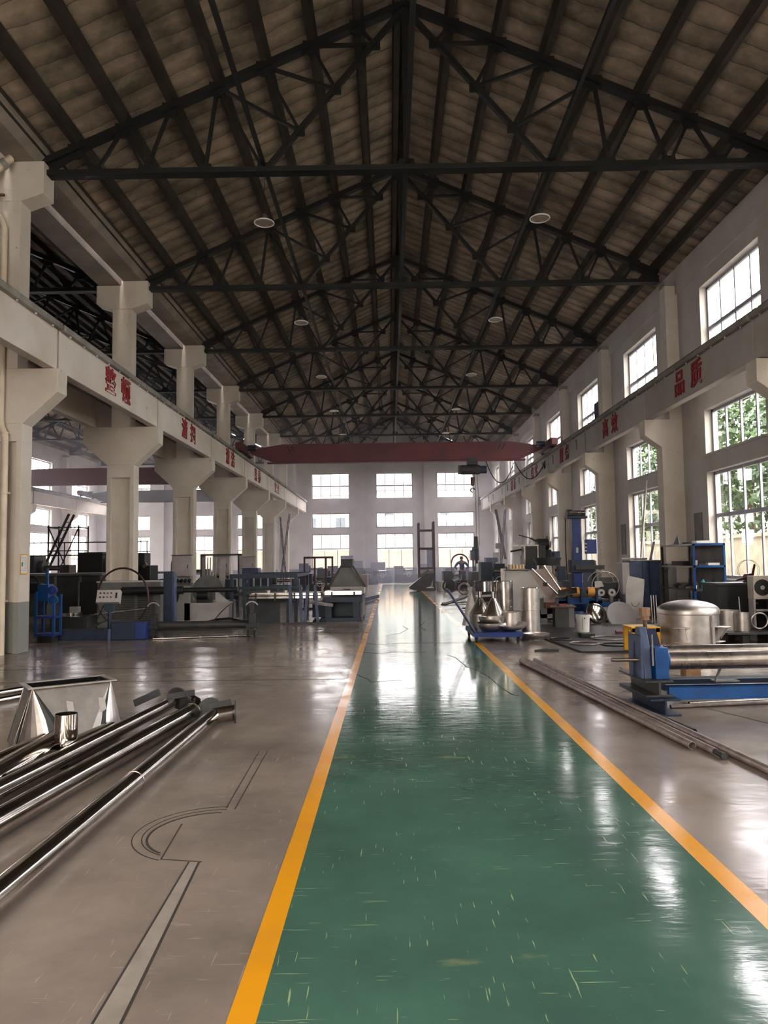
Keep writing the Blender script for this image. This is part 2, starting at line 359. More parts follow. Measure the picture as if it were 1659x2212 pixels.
seam([(-12, 11.42), (-1.6, 11.50)], .022); seam([(-12, 10.30), (-.62, 10.2)], .02)
seam([(-6.5, 17.0), (-.62, 17.05)], .02); seam([(1.75, 9.9), (6, 9.7)], .014); seam([(3.2, 8.3), (3.72, 6.9)], .016); seam([(2.95, 8.45), (3.35, 11.0)], .014)
cr1 = [(-.5, 10.6), (-.32, 10.15), (-.27, 9.9), (-.12, 9.97), (.15, 10.05)]
cr2 = [(.95, 12.6), (1.05, 12.3), (1.1, 11.6), (1.12, 11.2), (1.25, 10.9), (1.27, 10.6), (1.33, 10.2), (1.36, 9.5), (1.42, 8.9), (1.5, 8.8)]
for q in (cr1, cr2, [(-.6, 13.2), (-.2, 12.9), (.1, 13.1), (.6, 13.0)], [(-.48, 14.6), (-.3, 14.3), (.3, 14.5), (1.5, 14.45)], [(-.1, 16), (.2, 16.4), (.4, 17.4), (.3, 18.2)], [(.8, 17.0), (.7, 18.0), (.9, 19.5)]):
    seam(q, .012, .0032)
struct('trim_4', g, SEAM, 'dark joints and cracks in the floor')
g = G(); g.prism([(-1.115, 1.0), (-1.0, 1.0), (-.965, 2.69), (-1.05, 4.08), (-1.095, 4.08), (-1.055, 2.69)], 'z', .0, .0012)
struct('trim_5', g, PATCH, 'pale screed strip beside the round floor cut')

# ---- walls with window holes
def wall_mesh(u0, u1, z0, z1, holes, put):
    """solid wall made of cells around rectangular holes; put(u0,u1,z0,z1,g)"""
    g = G(); us = sorted({u0, u1, *[h[0] for h in holes], *[h[1] for h in holes]})
    for a, b in zip(us[:-1], us[1:]):
        hs = sorted([h for h in holes if h[0] <= a + 1e-6 and h[1] >= b - 1e-6], key=lambda h: h[2]); z = z0
        for h in hs:
            if h[2] > z + 1e-6: put(a, b, z, h[2], g)
            z = h[3]
        if z < z1 - 1e-6: put(a, b, z, z1, g)
    return g
TIERS = [(1.08, 3.66), (4.10, 5.20), (6.30, 8.28)]
WY = lambda k: (YK(k) + 1.47, YK(k) + 4.42)
holesR = [(*WY(k), *t) for k in range(-3, 7) for t in TIERS]
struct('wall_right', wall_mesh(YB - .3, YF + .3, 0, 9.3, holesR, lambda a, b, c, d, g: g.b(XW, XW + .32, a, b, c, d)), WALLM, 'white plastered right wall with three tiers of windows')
struct('wall_left', wall_mesh(YB - .3, YF + .3, 0, 9.3, [h for h in holesR if h[0] > YK(3)], lambda a, b, c, d, g: g.b(XL - .32, XL, a, b, c, d)), WALLM, 'white wall of the neighbouring nave with windows')
FX = [(-5.84, -2.98), (-.98, 1.80), (3.61, 6.40)]
FX2 = [(a - 15.08, b - 15.08) for a, b in FX]
FT = [(1.0, 3.64), (4.10, 5.21), (6.28, 8.23)]
holesF = [(a, b, *t) for a, b in FX + FX2 for t in FT]
gable = lambda g, y0, y1, xc: g.prism([(xc - 7.5, 9.25), (xc + 7.4, 9.25), (xc, 12.62)], 'y', y0, y1)
g = wall_mesh(XL - .3, XW + .3, 0, 9.3, holesF, lambda a, b, c, d, g: g.b(a, b, YF, YF + .32, c, d)); gable(g, YF, YF + .3, XC); gable(g, YF, YF + .3, XC2)
struct('wall_far', g, WALLM, 'white far end wall with three columns of windows')
DOOR = (-5.4, -1.2, 0.0, 4.6)
holesB = [DOOR, (-5.84, 2.0, 6.4, 8.4)]
g = wall_mesh(XL - .3, XW + .3, 0, 9.3, holesB, lambda a, b, c, d, g: g.b(a, b, YB - .32, YB, c, d)); gable(g, YB - .3, YB, XC); gable(g, YB - .3, YB, XC2)
struct('wall_back', g, WALLM, 'end wall behind the camera with its open gateway')
# pilasters on the far wall
g = G()
for x in (-2.02, 2.8): g.b(x - .17 - .0, x + .17, YF - .28, YF, 0, 9.3)
for x in (-2.02 - 15.08, 2.8 - 15.08): g.b(x - .17, x + .17, YF - .28, YF, 0, 9.3)
struct('trim_6', g, WALLM, 'pilasters on the far end wall')
# beams over and under windows on the right wall (upstand at eaves)
struct('trim_7', G().b(XW - .06, XW, YB, YF, 8.62, 9.3), WALLM, 'eaves band along the top of the right wall')

# ---- windows
wn = [0]
def window(axis, pos, u0, u1, z0, z1, cols, rows, fm, fw=.035, bars=0, lowcols=None, depth=.2, sgn=1):
    """frame + panes; rows = list of z split heights (absolute)"""
    wn[0] += 1
    fr = G(); gl = G(); t = .03
    P = (lambda a, b, c, d, g, tt: g.b(pos - tt, pos + tt, a, b, c, d)) if axis == 'x' else (lambda a, b, c, d, g, tt: g.b(a, b, pos - tt, pos + tt, c, d))
    P(u0, u1, z0, z0 + fw * 1.4, fr, t); P(u0, u1, z1 - fw * 1.4, z1, fr, t); P(u0, u0 + fw * 1.4, z0, z1, fr, t); P(u1 - fw * 1.4, u1, z0, z1, fr, t)
    zs = [z0] + rows + [z1]
    for r in rows: P(u0, u1, r - fw * .9, r + fw * .9, fr, t * 1.1)
    for i, (a, b) in enumerate(zip(zs[:-1], zs[1:])):
        c = lowcols if (lowcols and i == 0) else cols
        for k in range(1, c): P(u0 + (u1 - u0) * k / c - fw / 2, u0 + (u1 - u0) * k / c + fw / 2, a, b, fr, t * .8)
    if bars:
        for k in range(1, bars): P(u0 + (u1 - u0) * k / bars - .009, u0 + (u1 - u0) * k / bars + .009, z0, rows[0] if rows else z1, fr, .01)
    P(u0, u1, z0, z1, gl, .003)
    o = struct('window_%d' % wn[0], fr, fm)
    part('glass_pane', gl, GLASS, o, smooth=False)
    return o
for k in range(-3, 7):
    a, b = WY(k)
    window('x', XW + .2, a, b, *TIERS[0], 4, [2.59], ALU, .05, lowcols=4)
    window('x', XW + .2, a, b, *TIERS[1], 4, [], ALU, .05)
    window('x', XW + .2, a, b, *TIERS[2], 4, [7.22], ALU, .05)
    if k < 3: continue
    window('x', XL - .2, a, b, *TIERS[0], 3, [2.0], ALU, .04, bars=10)
    window('x', XL - .2, a, b, *TIERS[1], 3, [], ALU, .04)
    window('x', XL - .2, a, b, *TIERS[2], 4, [7.22], ALU, .04)
for i, (a, b) in enumerate(FX + FX2):
    window('y', YF + .2, a, b, *FT[0], 4, [2.53], DARKF, .05, lowcols=3 if i < 3 else 4, bars=14 if i > 2 else 0)
    window('y', YF + .2, a, b, *FT[1], 4, [], DARKF, .045)
    window('y', YF + .2, a, b, *FT[2], 4, [7.27], DARKF, .045)
for h in holesB[1:]:
    window('y', YB - .2, *h, 4 if h[1] - h[0] < 4 else 12, [], ALU, .05)

# ---- window sills on the right wall
g = G()
for k in range(-3, 7):
    for z in (TIERS[0][0], TIERS[1][0]): g.b(XW - .05, XW + .15, WY(k)[0] - .05, WY(k)[1] + .05, z - .05, z)
struct('trim_8', g, WALLM, 'window sills along the right wall')

# ---- roof
SL = .44; ZA = 12.35
def zt(dx): return ZA - SL * abs(dx)           # top chord centre line at distance dx from nave centre
for nm, xc, hl, hr in (('ceiling', XC, 7.42, 7.62), ('ceiling', XC2, 7.62, 7.42)):
    g = G(); t = .1; o = .27
    for sgn, h in ((-1, hl), (1, hr)):
        g.prism([(xc, ZA + o), (xc + sgn * h, ZA + o - SL * h), (xc + sgn * h, ZA + o + t - SL * h), (xc, ZA + o + t)], 'y', YB - .3, YF + .3)
    struct(nm, g, ROOFM, 'sooty sloping roof slabs')
def purlins(xc, where):
    for i in (0, 1, 2, 3, 4, 5, 6, 7, 7.65):
        for sgn in (-1, 1):
            dx = (.13 if i == 0 else .905 * i); x = xc + sgn * dx; z = zt(dx)
            g = G().prism([(x - .06, z + .06), (x + .06, z + .06), (x + .07, z + .19), (x + .12, z + .27), (x - .12, z + .27), (x - .07, z + .19)], 'y', YB, YF)
            o = part('roof_purlin', g, PURL)
            tag(o, ('dark purlin %s the ridge, %s slope, %s' % ('beside' if i == 0 else ('%s down from' % TH[int(i) - 1] if i != 7.65 else 'lowest one below'), 'left' if sgn < 0 else 'right', where)), 'roof purlin', 'purlins along the roof slopes')
purlins(XC, 'above the green aisle'); purlins(XC2, 'over the neighbouring nave')

# ---- trusses
def make_truss(xc, y):
    r = thing('roof_truss', '', 'roof truss', (xc, y, 0), 0, 'black steel roof trusses'); HW = 6.95; zb = 9.06
    for sgn in (-1, 1):
        part('top_chord', G().bar((0, 0, ZA), (sgn * HW, 0, zt(HW)), .18, .12).bar((sgn * 6.2, 0, zt(6.2) - .02), (sgn * HW, 0, zb + .06), .03, .2), STEELK, r)
        bn = [2.72, 3.86, 5.0, 5.97]; tn = [.905 * i for i in range(1, 8)]
        D = lambda t: (sgn * 2.72 * (1 - t), zb + (12.22 - zb) * t)
        part('long_diagonal', G().bar((sgn * 2.72, 0, zb), (sgn * .06, 0, 12.22), .12, .085), STEELK, r)
        T = lambda i: (sgn * tn[i], zt(tn[i])); B = lambda i: (sgn * bn[i], zb)
        d = [D(.25), D(.51), D(.79)]
        webs = [(T(4 - 1), B(0)), (T(3), B(1)), (T(4), B(1)), (T(4), B(2)), (T(5), B(2)), (T(5), B(3)), (T(6), B(3)),
                (T(3), d[0]), (T(2), d[0]), (T(2), d[1]), (T(1), d[1]), (T(1), d[2]), (T(0), d[2])]
        for a, b in webs:
            part('web_member', G().bar((a[0], 0, a[1]), (b[0], 0, b[1]), .07, .055), STEELK, r)
        for q in [T(i) for i in range(7)]:
            part('gusset_plate', G().prism([(q[0] - .16, q[1] + .1 - SL * 0 + .0), (q[0] + .16, q[1] + .1), (q[0] + .15, q[1] - .12), (q[0] + .05, q[1] - .2), (q[0] - .05, q[1] - .2), (q[0] - .15, q[1] - .12)], 'y', -.02, .02), STEELK, r)
        for q in [B(i) for i in range(4)]:
            part('gusset_plate', G().prism([(q[0] - .16, q[1] - .04), (q[0] + .16, q[1] - .04), (q[0] + .12, q[1] + .17), (q[0] - .12, q[1] + .17)], 'y', -.02, .02), STEELK, r)
        for q in d:
            part('gusset_plate', G().prism([(q[0] - .1, q[1] - .1), (q[0] + .1, q[1] - .1), (q[0] + .1, q[1] + .1), (q[0] - .1, q[1] + .1)], 'y', -.02, .02), STEELK, r)
    part('bottom_chord', G().b(-HW, HW, -.11, -.02, zb - .05, zb + .05).b(-HW, HW, .02, .11, zb - .05, zb + .05).b(-HW, HW, -.1, .1, zb - .05, zb - .03), STEELK, r)
    part('king_post', G().b(-.05, .05, -.05, .05, zb, ZA + .05), STEELK, r)
    part('gusset_plate', G().prism([(-.3, ZA - .08), (.3, ZA - .08), (.14, ZA - .34), (-.14, ZA - .34)], 'y', -.025, .025), STEELK, r); part('gusset_plate', G().prism([(-.2, zb - .05), (.2, zb - .05), (.14, zb + .2), (-.14, zb + .2)], 'y', -.025, .025), STEELK, r)
    return r
TY = [YK(k) for k in range(-2, 7)] + [YF - .4]
base = make_truss(XC, TY[2])
for xc, wh in ((XC, 'over the green aisle'), (XC2, 'over the neighbouring nave')):
    for i, y in enumerate(TY):
        t = base if (xc == XC and i == 2) else copy_tree(base)
        t.location = (xc, y, 0)
        if i < 2: t['label'] = 'black steel roof truss %s, %s' % ('behind the camera' if i == 0 else 'just above the camera outside the frame', wh)
        else: t['label'] = 'black steel roof truss %s, %s' % (['nearest, just below the top of the picture', 'second from the camera', 'third from the camera', 'fourth from the camera', 'fifth from the camera', 'sixth from the camera', 'seventh from the camera', 'against the far end wall'][i - 2], wh)
# longitudinal ties
for x, l in ((XC - 2.72, 'left'), (XC + 2.72, 'right')):
    tag(part('truss_tie', G().b(x - .035, x + .035, YB, YF - .1, 9.06 + .06, 9.06 + .14), STEELK), 'long steel tie running over the bottom chords on the %s of the ridge' % l, 'roof tie')
tag(part('truss_tie', G().b(XC - .04, XC + .04, YB, YF - .1, 9.12, 9.2), STEELK), 'long steel tie under the ridge joining the king posts', 'roof tie')
for x, l in ((XC2 - 2.72, 'left'), (XC2 + 2.72, 'right')):
    tag(part('truss_tie', G().b(x - .035, x + .035, YB, YF - .1, 9.06 + .06, 9.06 + .14), STEELK), 'steel tie on the %s half of the neighbouring nave roof' % l, 'roof tie')

# ---- columns
def sym_column():
    r = thing('concrete_column', '', 'column', (XS, YK(0), 0), 0, 'columns between the two naves')
    h = .36; y0, y1 = -.2, .2
    g = G(); g.prism([(-h, y0), (-h + .11, y0), (-h + .13, -.09), (h - .13, -.09), (h - .11, y0), (h, y0), (h, y1), (h - .11, y1), (h - .13, .09), (-h + .13, .09), (-h + .11, y1), (-h, y1)], 'z', 0, 3.89); g.b(-h, h, y0, y1, 3.89, 4.22)
    part('shaft', g, CONC, r, .006)
    part('corbel', G().prism([(-h, 4.22), (h, 4.22), (1.01, 4.81), (1.01, 5.25), (-1.01, 5.25), (-1.01, 4.81)], 'y', y0, y1), CONC, r, .01)
    part('upper_shaft', G().b(-.255, .255, y0, y1, 5.25, 8.46), CONC, r, .006)
    part('column_head', G().prism([(-.255, 8.45), (.255, 8.45), (.69, 8.60), (.69, 9.22), (-.02, 9.22), (-.02, 9.10), (-.69, 9.10), (-.69, 8.60)], 'y', y0 - .02, y1 + .02), CONC, r, .01)
    return r
c0 = sym_column(); part_lbl = {}
cols = []
for k in range(-2, 7):
    c = c0 if k == 0 else copy_tree(c0); c.location = (XS, YK(k), 0); cols.append(c)
    c['label'] = ('white concrete column with Y-shaped head behind the camera, line %s back' % TH[-k - 1]) if k < 0 else \
        'white concrete column with corbels, %s in the row on the left%s' % (['nearest', 'second', 'third', 'fourth', 'fifth', 'sixth', 'seventh'][k], ', carrying drain pipes and a yellow notice' if k == 0 else '')
def side_column():
    r = thing('wall_column', '', 'column', (XW, YK(0), 0), 0, 'columns on the right wall')
    part('shaft', G().b(-.56, -.0, -.2, .2, 0, 4.5), CONC, r, .006)
    part('corbel', G().prism([(0, 4.3), (-.56, 4.5), (-1.0, 4.82), (-1.0, 5.24), (0, 5.24)], 'y', -.206, .206), CONC, r, .01)
    part('upper_shaft', G().b(-.33, 0, -.2, .2, 5.24, 8.86), CONC, r, .006)
    part('bearing_pad', G().b(-.33, 0, -.2, .2, 8.86, 9.0), GREYC, r)
    return r
s0 = side_column()
for k in range(-2, 7):
    c = s0 if k == 0 else copy_tree(s0); c.location = (XW, YK(k), 0)
    c['label'] = 'white wall column with a corbel on the right wall, %s' % (('line %s behind the first visible one' % TH[-k - 1]) if k < 0 else ['nearest to the camera', 'second from the camera', 'third from the camera', 'fourth from the camera', 'fifth from the camera', 'sixth from the camera', 'last before the end wall'][k])
for k in range(-2, 7):
    c = copy_tree(s0); c.location = (XL, YK(k), 0); c.rotation_euler = (0, 0, PI); c['group'] = 'columns on the far left wall'
    c['label'] = 'white wall column on the far left wall of the neighbouring nave, line %s' % (TH[k + 2])

# ---- eaves / valley beams on the shared row
for k in range(-3, 7):
    y0, y1 = YK(k) + .0, YK(k + 1) - .02
    if k == -3: y0 = YB
    if k == 6: y1 = YF
    y0 += .01
    g = G().prism([(-7.1, 9.23), (-6.60, 9.23), (-6.42, 9.42), (-6.42, 9.56), (-7.1, 9.56)], 'y', y0, y1)
    tag(part('valley_beam', g, SOFF), 'concrete valley gutter beam on the aisle side, %s bay%s' % ((TH[k]) if k >= 0 else 'behind the first column, ' + TH[-k - 1], ' from the camera side'), 'concrete beam', 'gutter beams on top of the left columns')
    g = G().b(-7.76, -7.16, y0, y1, 9.11, 9.56)
    tag(part('valley_beam', g, SOFF), 'concrete valley gutter beam on the far side, %s bay%s' % ((TH[k]) if k >= 0 else 'behind the first column, ' + TH[-k - 1], ' from the camera side'), 'concrete beam', 'gutter beams on top of the left columns')

# ---- runway beams with rails and lettering
def text_mesh(body, size, ext=.012):
    cu = bpy.data.curves.new('lettering', 'FONT'); cu.body = body; cu.size = size; cu.extrude = ext; cu.offset = .012
    cu.align_x = 'CENTER'; cu.align_y = 'CENTER'
    o = bpy.data.objects.new('lettering', cu); C.objects.link(o)
    dg = bpy.context.evaluated_depsgraph_get(); me = bpy.data.meshes.new_from_object(o.evaluated_get(dg))
    bpy.data.objects.remove(o); me.materials.clear(); me.materials.append(REDT)
    return me
SHADEB = mat_dado('shaded_whitewash_beam', (178, 172, 168), (120, 120, 120), -5, lines=True)  # same whitewash, darkened to put the right side's shade into the colour
def runway(xf, sgn, k, label, group, text=None, brackets=False, bm_=None):
    """xf = face towards the nave; sgn=+1 when the nave lies on +x"""
    y0, y1 = YK(k) + .045, YK(k + 1) - .045
    if k == -3: y0 = YB + .05
    if k == 6: y1 = YF - .45
    r = thing('runway_beam', label, 'crane beam', (xf, (y0 + y1) / 2, 5.24), 0, group); L = (y1 - y0) / 2
    X = lambda a, b: tuple(sorted((-sgn * a, -sgn * b)))
    part('web', G().b(*X(0, .2), -L, L, .02, .8), bm_ or BEAMM, r, .008)
    part('top_flange', G().b(*X(-.1, .32), -L, L, .78, .9), GREYC, r, .012)
    part('rail', G().b(*X(.08, .15), -L - .02, L + .02, .9, 1.03).b(*X(.05, .18), -L - .02, L + .02, .9, .92), BLK, r)
    for i in range(9):
        yy = -L + L * 2 * (i + .5) / 9
        part('rail_clip', G().cyl((sgn * .06, yy, .775), (sgn * .06, yy, .74), .022, 8), LGREY, r)
    if brackets:
        for yy in (-L + 1.1, L - .9): part('cable_bracket', G().b(*X(-.03, -.0), yy - .02, yy + .02, .3, .66).b(*X(-.03, 0), yy - .02, yy + .16, .62, .66), GREYC, r)
    if text:
        for j, ch in enumerate(text):
            me = text_mesh(ch, .62); o = bpy.data.objects.new('lettering', me); C.objects.link(o); o.parent = r
            if sgn > 0: o.matrix_local = Matrix(((0, 0, 1, .012), (1, 0, 0, .07 + (j - .5) * .95), (0, 1, 0, .40), (0, 0, 0, 1)))
            else: o.matrix_local = Matrix(((0, 0, -1, -.012), (-1, 0, 0, .07 - (j - .5) * .95), (0, 1, 0, .40), (0, 0, 0, 1)))
    return r
LT = {-1: '整理', 0: '整顿', 1: '清扫', 2: '清洁', 3: '素养', 4: '安全'}
RT = {-1: None, 0: '品质', 1: '高效', 2: '服务', 3: '务实', 4: '创新'}
LB = {0: 'nearest', 1: 'second', 2: 'third', 3: 'fourth', 4: 'fifth', 5: 'sixth', 6: 'last, against the end wall', -1: 'running out of the left edge, zeroth', -2: 'behind the camera', -3: 'rearmost behind the camera'}
for k in range(-3, 7):
    q = ' with red characters' if (k in LT) else ''
    runway(-6.2, 1, k, 'white crane beam on the left column row%s, %s' % (q, LB[k]), 'runway beams of the aisle nave', LT.get(k))
    q = ' with red characters' if RT.get(k) else ''
    runway(6.88, -1, k, 'white crane beam along the right wall%s, %s' % (q, LB[k].replace('left edge', 'right edge')), 'runway beams of the right wall', RT.get(k), brackets=k > 1, bm_=SHADEB)
    runway(-8.04, -1, k, 'crane beam on the neighbouring side of the left columns, %s' % LB[k], 'runway beams of the neighbouring nave')
    runway(mirror(6.88), 1, k, 'crane beam along the far left wall, %s' % LB[k], 'runway beams of the neighbouring nave')

# ================================================================== OUTSIDE
struct('trim_9', G().b(-60, 70, YF + .35, 130, -.35, -.05), mat('outside_paving', (196, 190, 180), .9), 'paved yard beyond the far wall')
struct('trim_10', G().b(XW + .35, 60, -20, YF + .3, -.35, -.05), mat('outside_ground', (120, 118, 104), .95), 'ground outside the right wall')
PEACH = mat('peach_render', (246, 214, 182), .8, rgb2=(238, 202, 168))
tag(part('yard_wall', G().b(-30, 22, 60.0, 60.3, -.05, 2.35).b(-30, 22, 59.95, 60.35, 2.35, 2.47), PEACH), 'peach rendered yard wall seen through the far windows', 'yard wall')
tag(part('yard_wall', G().b(12.4, 12.6, -12, 60, -.05, 2.25).b(12.35, 12.65, -12, 60, 2.25, 2.37), mat('cream_render', (160, 150, 128), .85, rgb2=(140, 130, 110))), 'cream garden wall seen through the right lower windows', 'yard wall')
def house(x, y, wx, wy, h, rh, label, wallm, winrows, blue=None):
    r = thing('house', label, 'house', (x, y, -.05), 0, 'houses beyond the far end')
    part('wall', G().b(-wx / 2, wx / 2, 0, wy, 0, h), wallm, r)
    rm = mat('grey_roof_tiles', (118, 112, 116), .8, rgb2=(100, 94, 98), scale=8)
    if rh: part('roof', G().prism([(-.5, h), (wy + .5, h), (wy / 2, h + rh)], 'x', -wx / 2 - .4, wx / 2 + .4), rm, r)
    for z in winrows:
        for i in range(int(wx // 3)):
            xx = -wx / 2 + 1.5 + i * 3; f = part('window', G().b(xx - .6, xx + .6, -.05, .04, z, z + 1.4), WHITE, r)
            part('pane', G().b(xx - .5, xx + .5, -.07, -.05, z + .1, z + 1.3), mat('far_window_glass', (90, 100, 112), .2), f)
    if blue: part('awning', G().b(-wx / 2 - .1, wx / 2 + .1, -.5, 0, blue, blue + .9), mat('pale_blue_sheet', (130, 176, 206), .6), r)
house(-9, 76, 13, 9, 8.4, 2.6, 'cream house with grey pitched roof beyond the left far window', mat('cream_house', (226, 220, 208), .8), [1.5, 4.8])
house(4, 80, 11, 9, 9.2, 2.4, 'white house with pale blue awning beyond the middle far window', mat('white_house', (230, 228, 226), .8), [1.5, 6.4], blue=4.6)
house(18, 77, 13, 9, 8.2, 2.8, 'cream house with grey pitched roof beyond the right far window', mat('cream_house', (226, 220, 208), .8), [1.5, 4.8])
def side_house(y, w_, h, label):
    r = thing('house', label, 'house', (19.5, y, -.05), 0, 'houses beyond the garden wall')
    part('wall', G().b(0, 7, -w_ / 2, w_ / 2, 0, h), mat('cream_house', (226, 220, 208), .8), r)
    part('roof', G().prism([(-.6, h), (7.6, h), (3.5, h + 2)], 'y', -w_ / 2 - .4, w_ / 2 + .4), mat('grey_roof_tiles', (118, 112, 116), .8), r)
    for i in range(int(w_ // 3)):
        yy = -w_ / 2 + 1.5 + 3 * i; f = part('window', G().b(-.05, .04, yy - .7, yy + .7, 2.6, 4.2), WHITE, r)
        part('pane', G().b(-.07, -.05, yy - .6, yy + .6, 2.7, 4.1), mat('far_window_glass', (90, 100, 112), .2), f)
side_house(57, 12, 4.6, 'low cream house behind the garden wall, nearer one')
LEAF = mat('tree_leaf', (64, 88, 48), .6, rgb2=(36, 56, 30), scale=1.2)
def tree(x, y, h, cr_, label, seed):
    rnd = random.Random(seed); r = thing('tree', label, 'tree', (x, y, -.05), 0, 'trees outside the right windows')
    part('trunk', G().path([(0, 0, 0), (.08, .05, h * .3), (-.05, .1, h * .6)], .13, 8).path([(0, .05, h * .35), (.6, .4, h * .65)], .06, 6).path([(0, 0, h * .4), (-.6, -.5, h * .7)], .06, 6), RUST, r)
    g = G()
    for _ in range(5200):
        t_ = rnd.random() * 2 * PI; u = rnd.uniform(-1, 1); q = rnd.random() ** .45
        c = Vector((math.cos(t_) * math.sqrt(1 - u * u) * q * cr_, math.sin(t_) * math.sqrt(1 - u * u) * q * cr_, h * .62 + u * q * h * .42))
        c += Vector((math.sin(c.z * 3 + c.y) * .25, math.cos(c.x * 3) * .25, 0))
        a = Vector((rnd.gauss(0, 1), rnd.gauss(0, 1), rnd.gauss(0, 1))).normalized(); b = a.cross(Vector((rnd.gauss(0, 1), rnd.gauss(0, 1), rnd.gauss(0, 1)))).normalized(); s_ = rnd.uniform(.1, .2)
        g.add([c - a * s_, c + b * s_ * .5, c + a * s_, c - b * s_ * .5], [(0, 1, 2, 3)])
    part('foliage', g, LEAF, r, smooth=False)
for i, (x, y, h, c_, l) in enumerate([(15.0, 26.0, 9.0, 2.2, 'leafy green tree seen at the right edge of the nearest right window'), (15.4, 31.6, 9.8, 2.3, 'leafy green tree filling the middle of the nearest right window'), (15.2, 37.4, 9.4, 2.4, 'leafy green tree at the left edge of the nearest right window'),
                                     (15.6, 42.6, 8.0, 2.3, 'leafy green tree seen through the second right window'), (15.4, 49.5, 7.2, 2.3, 'leafy green tree seen through the third right window'), (15.2, 20.5, 8.4, 2.3, 'leafy green tree beyond the right edge of the view')]):
    tree(x, y, h, c_, l, i + 3)

# ================================================================== CRANES
def crane(xa, xb, y, m, label, zr=6.28, hx=None, zg=(6.0, 6.78)):
    r = thing('bridge_crane', label, 'overhead crane', ((xa + xb) / 2, y, zr), 0); h = (xb - xa) / 2; z0, z1 = zg[0] - zr, zg[1] - zr
    part('girder', G().prism([(-h + .25, z1 - .12 - .25), (-h + .25, z1 - .22), (-h + 1.7, z1), (h - 1.7, z1), (h - .25, z1 - .22), (h - .25, z1 - .35), (h - 1.3, z0), (-h + 1.3, z0)], 'y', -.2, .2), m, r, .01)
    part('lower_flange', G().b(-h + 1.0, h - 1.0, -.16, .16, z0 - .05, z0), m, r)
    for s_ in (-1, 1):
        e = part('end_carriage', G().b(s_ * h - .14, s_ * h + .14, -1.3, 1.3, .08, .42), m, r, .01)
        for yy in (-1.05, 1.05): part('wheel', G().cyl((s_ * h - .06, yy, .16), (s_ * h + .06, yy, .16), .16, 20), BLK, e)
        part('buffer', G().b(s_ * h - .12, s_ * h + .12, -1.45, -1.3, .12, .36), MAROON, e)
        part('drive_motor', G().cyl((s_ * (h - .55), -.35, .3), (s_ * (h - .2), -.35, .3), .13, 16), BLUED, r)
        part('walkway_mark', G().bar((s_ * (h - 1.9), -.205, z1 - .1), (s_ * (h - 2.05), -.205, z1 - .36), .008, .05), BLK, r)
        part('walkway_mark', G().bar((s_ * (h - 2.08), -.205, z1 - .1), (s_ * (h - 2.23), -.205, z1 - .36), .008, .05), BLK, r)
    if hx is not None:
        hz = z0
        t = thing('chain_hoist', 'dark electric hoist hanging under the red crane girder near its right end', 'hoist', (hx, y, zr + z0 - .05))
        part('trolley', G().b(-.22, .22, -.22, .22, -.18, .12), BLKG, t, .01)
        part('drum', G().cyl((-.5, 0, -.38), (.32, 0, -.38), .21, 24), BLKG, t); part('motor', G().cyl((.32, 0, -.38), (.62, 0, -.38), .17, 20), BLUED, t)
        part('control_box', G().b(-.62, -.5, -.16, .16, -.56, -.2), BLKG, t, .01)
        part('pulley_block', G().b(-.08, .08, -.06, .06, -.98, -.72).cyl((0, -.05, -1.02), (0, .05, -1.02), .08, 16), RUST, t)
        part('hook', G().torus((0, 0, -1.28), .09, .025, (0, 1, 0), 20, 8, -PI * .5, PI), BLK, t)
        part('rope', G().cyl((-.05, 0, -.95), (-.05, 0, -.5), .008, 6), BLK, t); part('rope', G().cyl((.05, 0, -.95), (.05, 0, -.5), .008, 6), BLK, t)
        part('pendant_cable', G().path([(.1, .1, -.5), (.14, .1, -1.5), (.12, .1, -3.9)], .012, 6), CABLE, t); part('pendant_cable', G().path([(.2, .1, -.5), (.26, .1, -1.5), (.25, .1, -3.7)], .01, 6), CABLE, t)
        part('pendant_control', G().b(.07, .17, .05, .15, -4.5, -3.9), BLK, t, .02)
        # looping supply cable
        pts = []
        x0 = hx + .6; spans = [(x0, x0 + 1.25, .95), (x0 + 1.25, x0 + 2.6, .8), (x0 + 2.6, (xb + xa) / 2 + h - .2, .35)]
        for a, b, d in spans:
            pts += [(a + (b - a) * i / 12, y - .05, zr + z0 - .08 - d * (1 - (2 * i / 12 - 1) ** 2)) for i in range(12)]
        tag(part('festoon_cable', G().path(pts, .022, 6), CABLE), 'black supply cable hanging in loops from the red crane girder', 'cable')
    return r
crane(-6.33, 7.01, 32.4, MAROON, 'red overhead crane girder spanning the aisle nave', hx=3.68, zg=(5.97, 6.75))
crane(mirror(7.01), -7.91, 41.0, mat('deep_red_paint', (84, 30, 36), .5), 'dark red overhead crane girder in the neighbouring nave', zg=(6.05, 6.95))
crane(mirror(7.01), -7.91, 51.8, BLKG, 'dark grey overhead crane girder deep in the neighbouring nave', zg=(5.95, 6.75))

